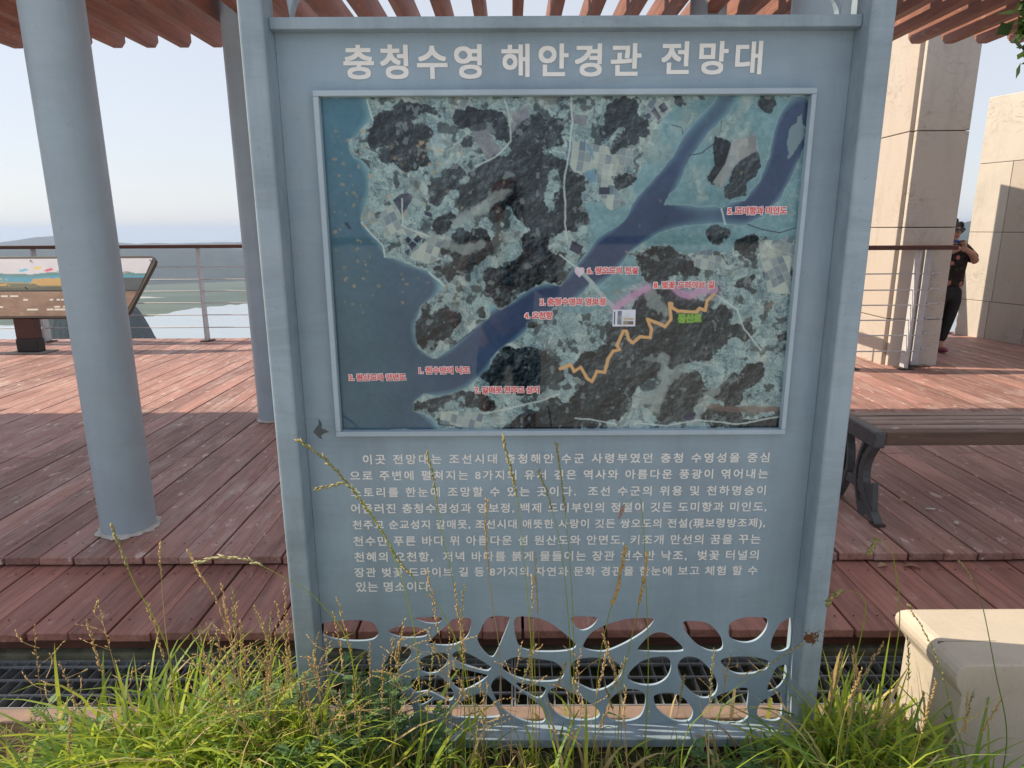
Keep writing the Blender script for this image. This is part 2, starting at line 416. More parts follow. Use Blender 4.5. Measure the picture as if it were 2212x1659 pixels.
# ---------------------------------------------------------------- traced outlines and wording
MAPF = {
 'mud': ["0.557,0.41 0.543,0.299 0.632,0.266 0.666,0.199 0.687,0.094 0.724,0.036 0.813,0.004 0.963,0.002 1.008,-0 1.006,0.316 1.004,0.403 0.925,0.406 0.851,0.44 0.762,0.446 0.712,0.414 0.644,0.446 0.617,0.488 0.53,0.487",
  "0.495,0.604 0.61,0.612 0.541,0.492 0.652,0.45 0.668,0.471 0.672,0.522 0.62,0.594 0.61,0.612 0.581,0.622 0.535,0.63 0.496,0.622",
  "0.052,0.142 0.077,0.178 0.092,0.192 0.093,0.228 0.086,0.272 0.071,0.323 0.05,0.235",
  ],
 'sea': ["-0.005,-0.001 0.099,-0 0.105,0.06 0.079,0.086 0.053,0.115 0.052,0.142 0.058,0.165 0.077,0.178 0.092,0.192 0.093,0.228 0.086,0.272 0.071,0.323 0.07,0.351 0.111,0.417 0.115,0.452 0.153,0.464 0.21,0.5 0.228,0.525 0.243,0.542 0.222,0.572 0.19,0.598 0.181,0.634 0.175,0.682 0.182,0.735 0.204,0.763 0.22,0.765 0.252,0.735 0.311,0.667 0.338,0.635 0.341,0.591 0.364,0.617 0.4,0.583 0.429,0.552 0.465,0.534 0.493,0.545 0.51,0.524 0.522,0.495 0.53,0.484 0.577,0.4 0.634,0.341 0.653,0.286 0.691,0.229 0.726,0.166 0.749,0.11 0.772,0.065 0.813,0.011 0.817,-0.002 0.87,-0.002 0.844,0.046 0.798,0.101 0.775,0.153 0.76,0.193 0.742,0.243 0.718,0.29 0.714,0.307 0.756,0.301 0.834,0.312 0.844,0.308 0.884,0.288 0.911,0.244 0.923,0.187 0.929,0.164 0.93,0.108 0.942,0.057 0.958,0.009 0.962,-0.001 1.001,-0.001 0.999,0.07 0.999,0.142 0.978,0.234 0.961,0.285 0.922,0.34 0.883,0.367 0.847,0.358 0.804,0.356 0.759,0.363 0.709,0.383 0.672,0.414 0.644,0.439 0.628,0.48 0.598,0.521 0.58,0.553 0.541,0.492 0.559,0.531 0.547,0.568 0.519,0.593 0.495,0.604 0.523,0.604 0.483,0.607 0.468,0.625 0.424,0.654 0.424,0.68 0.389,0.718 0.363,0.74 0.339,0.77 0.336,0.8 0.314,0.831 0.282,0.873 0.228,0.89 0.191,0.878 0.166,0.908 0.168,0.935 0.189,0.951 0.213,0.971 0.223,0.999 -0.029,1.001",
  ],
 'bar': ["0.982,0.047 0.994,0.08 0.993,0.128 0.98,0.158 0.966,0.174 0.962,0.128 0.967,0.076",
  ],
 'forest': ["0.593,0.032 0.597,-0 0.66,0 0.659,0.051 0.682,0.09 0.682,0.1 0.648,0.12 0.639,0.139 0.625,0.162 0.608,0.162 0.602,0.139 0.631,0.116 0.618,0.077 0.599,0.103 0.582,0.109 0.565,0.099 0.562,0.08 0.584,0.064",
  "0.606,0.208 0.626,0.205 0.647,0.239 0.638,0.273 0.622,0.256 0.609,0.229",
  "0.804,0.363 0.821,0.353 0.845,0.38 0.842,0.415 0.822,0.415 0.808,0.401",
  "0.87,0.419 0.887,0.395 0.912,0.388 0.926,0.423 0.924,0.465 0.893,0.462",
  "0.673,0.446 0.71,0.414 0.728,0.432 0.759,0.443 0.771,0.475 0.766,0.486 0.661,0.485",
  "0.485,0.198 0.544,0.218 0.537,0.248 0.543,0.282 0.541,0.368 0.519,0.375 0.488,0.361",
  "0.716,0.001 0.742,0.001 0.741,0.036 0.729,0.039 0.719,0.026",
  "0.9,0.005 0.934,0.015 0.905,0.05",
  "0.658,0.126 0.678,0.133 0.674,0.162 0.66,0.166",
  "0.815,0.104 0.835,0.111 0.853,0.124 0.847,0.154 0.833,0.18 0.825,0.22 0.809,0.24 0.803,0.23 0.813,0.18",
  "0.908,0.154 0.912,0.184 0.905,0.231 0.887,0.268 0.849,0.301 0.833,0.288 0.835,0.267 0.848,0.23 0.863,0.187 0.886,0.157",
  "0.88,0.079 0.886,0.069 0.894,0.076 0.888,0.095",
  "0.125,0.032 0.164,0.016 0.232,0.01 0.229,0.042 0.212,0.052 0.172,0.074 0.166,0.097 0.128,0.08 0.098,0.096 0.109,0.06",
  "0.27,0.033 0.319,0.039 0.368,0.04 0.377,0.075 0.379,0.124 0.357,0.108 0.294,0.094 0.274,0.081 0.272,0.055",
  "0.12,0.152 0.16,0.132 0.208,0.11 0.219,0.136 0.233,0.176 0.225,0.202 0.193,0.192 0.139,0.195 0.11,0.168",
  "0.247,0.213 0.275,0.183 0.302,0.21 0.306,0.233 0.267,0.226",
  "0.214,0.253 0.244,0.229 0.267,0.24 0.299,0.246 0.266,0.27 0.226,0.294 0.213,0.28",
  "0.302,0.196 0.367,0.154 0.377,0.144 0.46,0.151 0.5,0.194 0.466,0.211 0.464,0.265 0.481,0.316 0.502,0.354 0.505,0.385 0.441,0.385 0.386,0.298 0.378,0.264 0.336,0.281 0.308,0.308 0.275,0.338 0.281,0.263 0.312,0.23",
  "0.379,0.124 0.404,0.098 0.44,0.04 0.465,0.053 0.514,0.067 0.497,0.125 0.45,0.138 0.401,0.164",
  "0.348,0.298 0.384,0.271 0.383,0.35 0.353,0.339",
  "0.253,0.415 0.287,0.359 0.328,0.349 0.34,0.426 0.326,0.478 0.257,0.471",
  "0.213,0.38 0.225,0.331 0.265,0.318 0.272,0.342 0.249,0.373",
  "0.411,0.384 0.469,0.385 0.467,0.444 0.449,0.479 0.411,0.465",
  "0.093,0.103 0.128,0.08 0.166,0.097 0.171,0.119 0.146,0.126 0.111,0.135 0.097,0.119",
  "0.172,0.074 0.211,0.074 0.23,0.104 0.219,0.136 0.176,0.12",
  "0.281,0.13 0.304,0.098 0.313,0.137 0.293,0.15",
  "0.216,0.5 0.257,0.468 0.314,0.469 0.308,0.497 0.274,0.522 0.243,0.536",
  "0.323,0.501 0.339,0.483 0.416,0.459 0.508,0.449 0.511,0.52 0.488,0.545 0.465,0.534 0.429,0.552 0.4,0.581 0.366,0.614 0.348,0.599 0.338,0.573",
  "0.181,0.634 0.189,0.623 0.208,0.627 0.267,0.628 0.274,0.664 0.24,0.698 0.218,0.724 0.204,0.75 0.184,0.731 0.178,0.675",
  "0.19,0.59 0.201,0.581 0.217,0.59 0.21,0.609 0.192,0.609",
  "0.339,0.778 0.363,0.748 0.384,0.74 0.41,0.714 0.455,0.741 0.482,0.779 0.503,0.802 0.504,0.848 0.469,0.875 0.432,0.886 0.389,0.874 0.338,0.839 0.314,0.831",
  "0.166,0.908 0.201,0.884 0.239,0.89 0.29,0.879 0.281,0.904 0.252,0.912 0.227,0.932 0.2,0.931 0.174,0.919",
  "0.282,0.893 0.317,0.874 0.343,0.882 0.351,0.936 0.286,0.94",
  "0.372,0.972 0.429,0.949 0.469,0.91 0.531,0.914 0.532,1.013 0.361,1.012",
  "0.424,0.651 0.442,0.651 0.439,0.681 0.426,0.684",
  "0.14,0.974 0.159,0.968 0.161,0.998 0.139,0.998",
  "0.307,0.602 0.328,0.599 0.332,0.628 0.317,0.635",
  "0.649,0.612 0.661,0.568 0.691,0.554 0.743,0.551 0.764,0.576 0.816,0.569 0.823,0.613 0.84,0.595 0.886,0.625 0.87,0.669 0.89,0.706 0.837,0.744 0.849,0.774 0.788,0.781 0.776,0.804 0.736,0.819 0.722,0.78 0.717,0.8 0.671,0.857 0.674,0.888 0.659,0.919 0.62,0.974 0.574,0.974 0.533,0.965 0.498,0.93 0.527,0.887 0.537,0.848 0.51,0.809 0.55,0.76 0.602,0.723 0.608,0.652 0.653,0.667",
  "0.73,0.861 0.75,0.83 0.816,0.819 0.832,0.877 0.815,0.916 0.795,0.948 0.769,0.971 0.723,0.971",
  "0.832,0.877 0.865,0.835 0.902,0.832 0.906,0.801 0.931,0.782 0.958,0.782 0.958,0.84 0.938,0.859 0.926,0.89 0.938,0.906 0.861,0.924",
  "0.824,0.94 0.859,0.936 0.908,0.948 0.915,0.976 0.861,0.98 0.833,0.968",
  "0.666,0.482 0.686,0.45 0.762,0.451 0.773,0.479 0.741,0.497 0.718,0.522 0.688,0.532 0.672,0.522",
  "0.886,0.523 0.916,0.509 0.931,0.545 0.914,0.563 0.888,0.556",
  "0.756,0.493 0.792,0.49 0.79,0.522 0.752,0.529",
  "0.493,0.93 0.528,0.942 0.569,0.974 0.626,1.006 0.493,1.005",
  "0.85,0.98 0.92,0.976 0.998,0.969 1.001,1.009 0.832,1.008",
  "0.872,0.669 0.924,0.654 0.942,0.692 0.917,0.722 0.885,0.706",
  "0.968,0.684 0.986,0.685 0.987,0.707 0.969,0.714",
  ],
 'pond': ["0.139,0.286 0.156,0.268 0.174,0.266 0.181,0.28 0.157,0.331",
  "0.204,0.317 0.221,0.324 0.22,0.336 0.205,0.329",
  "0.16,0.402 0.168,0.391 0.175,0.402 0.168,0.412",
  "0.179,0.4 0.189,0.387 0.198,0.398 0.187,0.412",
  "0.167,0.416 0.177,0.405 0.186,0.416 0.175,0.432",
  "0.032,0.35 0.04,0.349 0.048,0.368 0.042,0.37",
  "0.159,0.435 0.172,0.428 0.166,0.449",
  "0.685,0.029 0.7,0.058 0.694,0.068 0.678,0.042",
  "0.692,0.029 0.704,0.016 0.714,0.036 0.702,0.045",
  "0.664,0.052 0.676,0.045 0.681,0.058 0.671,0.064",
  "0.575,0.252 0.597,0.252 0.598,0.272 0.575,0.272",
  "0.519,0.406 0.545,0.424 0.535,0.448 0.514,0.434",
  "0.779,0.959 0.806,0.948 0.811,0.956 0.804,0.975 0.785,0.975",
  ],
 'blue': ["0.549,0.198 0.569,0.195 0.567,0.245 0.547,0.242",
  "0.543,0.125 0.561,0.152 0.559,0.178 0.551,0.152",
  "0.23,0.09 0.247,0.12 0.248,0.15 0.234,0.136 0.225,0.107",
  ],
 'pale': ["0.104,0.33 0.141,0.286 0.156,0.341 0.153,0.358 0.213,0.39 0.208,0.4 0.153,0.382 0.122,0.4",
  "0.213,0.393 0.254,0.39 0.25,0.453 0.211,0.477 0.168,0.453 0.21,0.397",
  "0.28,0.007 0.305,0.006 0.314,0.036 0.282,0.033",
  "0.506,0.118 0.654,0.152 0.631,0.195 0.61,0.272 0.573,0.269 0.569,0.195 0.513,0.265 0.5,0.231",
  "0.66,0.016 0.692,0.007 0.724,0.036 0.694,0.071 0.666,0.048",
  "0.923,0.416 0.998,0.392 1.002,0.487 0.935,0.487",
  "0.765,0.45 0.822,0.433 0.835,0.486 0.771,0.486",
  "0.568,0.272 0.613,0.276 0.633,0.303 0.599,0.32",
  "0.227,0.943 0.324,0.944 0.326,1 0.223,0.983",
  "0.775,0.451 0.841,0.452 0.858,0.48 0.823,0.498 0.789,0.49",
  "0.929,0.463 0.994,0.453 1,0.571 0.976,0.567 0.95,0.56",
  ],
 'grey': ["0.313,0.098 0.338,0.094 0.36,0.121 0.364,0.147 0.344,0.167 0.318,0.14",
  "0.392,0.05 0.431,0.024 0.433,0.063 0.397,0.085",
  "0.52,0.041 0.549,0.044 0.545,0.076 0.523,0.073",
  "0.83,0.646 0.856,0.65 0.845,0.698 0.829,0.684",
  "0.85,0.118 0.899,0.115 0.906,0.148 0.863,0.184 0.832,0.26 0.814,0.24 0.838,0.187",
  ],
 'red': ["0.824,0.932 0.858,0.924 0.939,0.929 0.996,0.933 0.994,0.949 0.903,0.952 0.849,0.944",
  "0.949,0.596 0.959,0.58 0.968,0.591 0.958,0.611",
  ],
}
MAPL = {
 'trail': ["0.497,0.802 0.521,0.79 0.528,0.81 0.543,0.798 0.556,0.833 0.568,0.844 0.579,0.81 0.597,0.814 0.604,0.772 0.615,0.746 0.63,0.742 0.624,0.727 0.637,0.682 0.644,0.682 0.649,0.708 0.659,0.72 0.675,0.701 0.697,0.705 0.699,0.679 0.69,0.647 0.729,0.67 0.74,0.646 0.735,0.598 0.74,0.598 0.742,0.613 0.756,0.624 0.795,0.624 0.801,0.613 0.814,0.619 0.817,0.588 0.831,0.57",
  ],
 'pink': ["0.62,0.608 0.65,0.576 0.686,0.55",
  "0.743,0.551 0.759,0.569 0.78,0.576 0.8,0.558 0.833,0.557",
  ],
 'bridge': ["0.533,0.488 0.615,0.612",
  ],
 'valley': ["0.727,0.773 0.723,0.811 0.73,0.85 0.712,0.896 0.686,0.919",
  "0.778,0.8 0.745,0.834 0.73,0.85 0.719,0.935",
  "0.815,0.972 0.82,0.916 0.843,0.878",
  "0.691,0.561 0.703,0.605 0.719,0.627",
  "0.275,0.342 0.336,0.298 0.376,0.264",
  "0.258,0.408 0.281,0.425 0.319,0.415",
  ],
 'road': ["0.513,0.002 0.518,0.067 0.507,0.181 0.5,0.241 0.504,0.299 0.503,0.35 0.509,0.402",
  "0.837,0.315 0.846,0.36",
  "0.377,0.008 0.387,0.066 0.389,0.121 0.357,0.164 0.317,0.19",
  "0.494,0.449 0.541,0.495",
  "0.533,0.965 0.574,0.97 0.628,0.986",
  "0.672,0.982 0.742,0.991 0.815,0.972 0.905,0.988 0.995,0.965",
  "0.842,0.577 0.886,0.617 0.904,0.677 0.945,0.744",
  "0.21,0.5 0.243,0.542",
  "0.096,0.006 0.106,0.06",
  "0.07,0.351 0.111,0.417 0.115,0.452",
  "0.324,0.948 0.389,0.929 0.456,0.906 0.496,0.886",
  "0.211,0.393 0.156,0.358 0.158,0.283",
  ],
 'dark': ["0.761,0.166 0.788,0.157 0.811,0.13",
  "0.895,0.36 0.924,0.378 0.965,0.385 0.999,0.371",
  "0.089,0.135 0.111,0.149 0.134,0.188",
  "0.825,0.069 0.822,0.108",
  "0.721,0.078 0.743,0.084 0.746,0.101",
  "0.252,0.732 0.308,0.676",
  ],
}
LABELS = [
    ('2. 원산도와 안면도', -0.4429, 1.1386, -0.2889, 1.1556),
    ('1. 천수만의 낙조', -0.2512, 1.1564, -0.1155, 1.1744),
    ('4. 오천항', 0.035, 1.3047, 0.1082, 1.3217),
    ('5. 도미항과 미인도', 0.5565, 1.5713, 0.7074, 1.5889),
    ('6. 쌍오도의 전설', 0.1996, 1.4222, 0.3306, 1.4384),
    ('7. 갈매못 천주교 성지', -0.1007, 1.1008, 0.0728, 1.1182),
    ('8. 벚꽃 드라이브 길', 0.3749, 1.3836, 0.5325, 1.4001),
    ('등산로', 0.4438, 1.2933, 0.5043, 1.3139),
    ('3. 충청수영과 영보정', 0.076, 1.3403, 0.2478, 1.3579),
]
BODY = [
    ('이곳 전망대는 조선시대 충청해안 수군 사령부였던 충청 수영성을 중심', -0.4195, 0.8958, 0.7211, 0.9226),
    ('으로 주변에 펼쳐지는 8가지의 유서 깊은 역사와 아름다운 풍광이 엮어내는', -0.4585, 0.8474, 0.7217, 0.8743),
    ('스토리를 한눈에 조망할 수 있는 곳이다.  조선 수군의 위용 및 천하명승이', -0.4587, 0.7969, 0.719, 0.8242),
    ('어울러진 충청수영성과 영보정, 백제 도미부인의 정절이 깃든 도미항과 미인도,', -0.4617, 0.7471, 0.726, 0.7747),
    ('천주교 순교성지 갈매못, 조선시대 애뜻한 사랑이 깃든 쌍오도의 전설(現보령방조제),', -0.46, 0.6979, 0.7261, 0.7241),
    ('천수만 푸른 바다 위 아름다운 섬 원산도와 안면도, 키조개 만선의 꿈을 꾸는', -0.4608, 0.6456, 0.7167, 0.6741),
    ('천혜의 오천항,  저녁 바다를 붉게 물들이는 장관 천수만 낙조,  벚꽃 터널의', -0.4608, 0.5952, 0.7149, 0.6241),
    ('장관 벚꽃 드라이브 길 등 8가지의 자연과 문화 경관을 한눈에 보고 체험 할 수', -0.4637, 0.5462, 0.7159, 0.5741),
    ('있는 명소이다.', -0.4618, 0.4979, -0.239, 0.5284),
]
TITLE = [
    ('충청수영', -0.4076, 1.9014, -0.0718, 1.9725),
    ('해안경관', -0.0199, 1.9048, 0.3194, 1.9732),
    ('전망대', 0.3721, 1.9082, 0.6154, 1.9769),
]
HOLES = [
"-0.577,0.3784 -0.5582,0.3942 -0.4728,0.4017 -0.4237,0.3935 -0.4077,0.3614 -0.4194,0.3414 -0.4483,0.3336 -0.4982,0.3339 -0.5475,0.3422 -0.5713,0.3584",
"-0.3757,0.3613 -0.3536,0.3771 -0.3252,0.3793 -0.2827,0.3767 -0.262,0.3606 -0.266,0.347 -0.2983,0.3423 -0.3409,0.3442",
"-0.2971,0.4078 -0.2673,0.4108 -0.2193,0.4105 -0.2169,0.3962 -0.2327,0.3884 -0.268,0.3925",
"-0.2524,0.3284 -0.1974,0.3842 -0.1756,0.4039 -0.1297,0.4036 -0.1326,0.3638 -0.1488,0.3358 -0.185,0.3175 -0.2349,0.3178",
"-0.0695,0.4096 -0.0165,0.4093 -0.013,0.399 -0.0275,0.3552 -0.0531,0.2907 -0.0676,0.2761 -0.0889,0.295 -0.1062,0.3315 -0.097,0.3676",
"0.0082,0.4028 0.0612,0.4065 0.1002,0.3943 0.1431,0.3622 0.1792,0.3258 0.1851,0.3096 0.1653,0.2975 0.1081,0.293 0.0436,0.2983 0.015,0.3227",
"0.1764,0.4082 0.245,0.4078 0.2489,0.3935 0.2316,0.3737 0.207,0.3634 0.189,0.3739",
"0.2203,0.3013 0.2163,0.3215 0.2425,0.3616 0.2986,0.3892 0.3547,0.4024 0.4149,0.4004 0.4108,0.3806 0.3781,0.3488 0.3223,0.3128 0.2728,0.2937",
"0.3802,0.2946 0.3899,0.3205 0.4207,0.3509 0.4562,0.3523 0.4932,0.3239 0.5101,0.302 0.5021,0.2915 0.4305,0.2903",
"0.5097,0.388 0.5534,0.3917 0.5896,0.3795 0.6204,0.3433 0.6311,0.311 0.6222,0.2948 0.5951,0.2934 0.5582,0.3114 0.5261,0.3479",
"0.6475,0.3632 0.6529,0.3871 0.6871,0.4028 0.7365,0.4041 0.7599,0.3944 0.7555,0.3626 0.7351,0.333 0.7075,0.3211 0.6752,0.3245 0.6527,0.3391",
"0.7791,0.302 0.781,0.3384 0.7968,0.3783 0.8085,0.3902 0.829,0.398 0.8335,0.3179 0.8226,0.2953 0.7974,0.2889",
"-0.5651,0.2938 -0.5284,0.3082 -0.4643,0.3029 -0.4421,0.2906 -0.4416,0.2357 -0.4472,0.1985 -0.4742,0.1945 -0.5201,0.213 -0.5605,0.2364",
"-0.4084,0.2065 -0.3917,0.2518 -0.3629,0.2991 -0.3388,0.3103 -0.3176,0.3045 -0.3113,0.2841 -0.3419,0.2392 -0.3727,0.198 -0.3987,0.184",
"-0.2834,0.2635 -0.2612,0.2797 -0.2143,0.29 -0.199,0.2736 -0.2107,0.2425 -0.2394,0.2221 -0.2669,0.2206 -0.2823,0.2347",
"-0.1845,0.2793 -0.1698,0.2938 -0.1427,0.2896 -0.1072,0.269 -0.0752,0.2458 -0.0717,0.2351 -0.0863,0.2278 -0.1293,0.2404 -0.1664,0.2562",
"-0.0299,0.2332 -0.0189,0.2595 0.002,0.2716 0.0364,0.2714 0.1155,0.2587 0.1431,0.2363 0.1506,0.2115 0.1327,0.1933 0.0871,0.1894 0.0364,0.1956 -0.0084,0.2141",
"0.177,0.2361 0.191,0.2607 0.2375,0.2702 0.2938,0.2609 0.3262,0.2377 0.3242,0.2079 0.2941,0.1732 0.2604,0.1583 0.2341,0.1618 0.1849,0.1938",
"0.3506,0.1978 0.3639,0.2309 0.3973,0.2611 0.4385,0.2715 0.4674,0.2672 0.4782,0.2384 0.4671,0.2004 0.4341,0.1773 0.3862,0.1776",
"0.5015,0.2342 0.5109,0.2612 0.5333,0.2709 0.5655,0.2609 0.6027,0.2195 0.6226,0.1795 0.6177,0.1444 0.5894,0.1294 0.5551,0.1422 0.5209,0.1818",
"0.632,0.2556 0.6498,0.2678 0.6898,0.2716 0.7404,0.2672 0.7739,0.2531 0.7693,0.2309 0.7359,0.2154 0.6884,0.2124 0.6541,0.2275",
"0.7922,0.2076 0.8029,0.234 0.8276,0.2404 0.8331,0.2115 0.8191,0.1725 0.7948,0.1517 0.7797,0.1577",
"-0.3155,0.1785 -0.3001,0.2017 -0.2455,0.2114 -0.2184,0.2012 -0.1918,0.1635 -0.1867,0.1383 -0.2045,0.1257 -0.2583,0.1556 -0.2984,0.1516",
"-0.195,0.2077 -0.1835,0.2341 -0.1439,0.2298 -0.0829,0.2129 -0.0793,0.207 -0.1145,0.1798 -0.1527,0.1608 -0.1778,0.1718",
"-0.0668,0.167 -0.0541,0.1978 -0.0359,0.206 -0.0172,0.1901 0.0189,0.1564 0.0685,0.1139 0.0936,0.0798 0.0894,0.0472 0.0437,0.0475 -0.0121,0.0736 -0.0477,0.1138",
"0.0088,0.1832 0.0436,0.1788 0.0909,0.1702 0.0975,0.1576 0.0874,0.1366 0.067,0.1325 0.0255,0.1597",
"0.1214,0.0915 0.1071,0.139 0.1193,0.1617 0.1527,0.164 0.2012,0.136 0.2517,0.095 0.264,0.0719 0.2468,0.0549 0.1983,0.0517 0.1495,0.064",
"0.2896,0.1016 0.3098,0.1361 0.3433,0.1586 0.3901,0.1516 0.4041,0.1288 0.4021,0.0898 0.3864,0.0592 0.3456,0.0465 0.3043,0.0502 0.2897,0.0735",
"0.4343,0.1244 0.4409,0.1387 0.4806,0.146 0.5225,0.1264 0.5518,0.0864 0.5498,0.0564 0.5342,0.0454 0.4957,0.0499 0.4508,0.0819",
"0.5857,0.0716 0.6,0.1014 0.6286,0.1334 0.6837,0.1574 0.7111,0.1606 0.721,0.1454 0.7198,0.0947 0.7253,0.0605 0.6982,0.0392 0.6421,0.0404 0.6003,0.0493",
"0.7561,0.0706 0.764,0.1097 0.795,0.1324 0.8206,0.1398 0.8279,0.0565 0.78,0.0482",
"-0.2747,0.1008 -0.247,0.1218 -0.2083,0.1215 -0.1976,0.1113 -0.2115,0.085 -0.2425,0.0775 -0.2681,0.082",
"-0.1899,0.0678 -0.1796,0.0985 -0.1298,0.138 -0.0889,0.1453 -0.063,0.1139 -0.0459,0.0738 -0.0563,0.0636 -0.1181,0.0614 -0.1739,0.0626",
"-0.429,0.1591 -0.3775,0.1722 -0.3309,0.14 -0.3124,0.0925 -0.3209,0.0626 -0.3681,0.0595 -0.42,0.0795",
"-0.5679,0.17 -0.5437,0.1849 -0.486,0.1795 -0.4546,0.1567 -0.4652,0.0977 -0.5142,0.0749 -0.565,0.0838",
"-0.2918,0.1347 -0.2588,0.1387 -0.2481,0.1328 -0.2744,0.1109 -0.2928,0.1077",
]
INSET = (0.6124, 0.6154, 0.6619, 0.6674)
HEART = (0.5369, 0.5026)

# ---------------------------------------------------------------- setting: ground, water, far land, hills
def build_ground():
    prof = [(-120, 0), (-30, 0), (-8, 0), (-3, 0), (-1, 0), (0.4, 0.0), (0.8, 0.0), (1.1, 0.0), (1.4, 0.0), (1.6, 0), (1.75, 0.0), (1.84, 0.0),
            (1.86, -0.34), (3, -0.35), (8.5, -0.36), (9.5, -0.6), (12, -3.2), (20, -10), (60, -45), (140, -105), (205, -151)]
    xs = list(np.concatenate([np.linspace(-420, -12, 8), np.linspace(-8, 8, 60), np.linspace(12, 420, 8)]))
    b = MB()
    nx = len(xs)
    r = random.Random(3)
    vs = []
    for y, z in prof:
        for x in xs:
            j = (0.02 * r.random() - 0.012) if abs(x) <= 8 and 0.3 < y < 1.8 else 0
            vs.append((x, y, z + j))
    fs = [(j * nx + i, j * nx + i + 1, (j + 1) * nx + i + 1, (j + 1) * nx + i) for j in range(len(prof) - 1) for i in range(nx - 1)]
    b.add(vs, fs)
    t = NT('soil')
    c = t.mix(t.ramp(t.noise(14, 8, 0.75), 0.35, 0.65), (0.10, 0.075, 0.045), (0.045, 0.032, 0.02))
    c = t.mix(t.ramp(t.noise(5, 4, 0.7), 0.5, 0.62), c, (0.075, 0.09, 0.03))
    t.bump(t.noise(55, 6, 0.8), 0.9, 0.02)
    return structure(b.build('ground', t.out(c, 0.95, 0.2), smooth=False))


build_ground()
b = MB()
b.box(-60, 60, -60, 0.45, -0.05, 0.012)  # unseen pale ground added behind the camera to bounce sunlight onto the sign
structure(b.build('bounce_pavement', plain('bounce_paving', (0.50, 0.49, 0.47), (0.44, 0.43, 0.41), 4, 0.9, 0.3)))


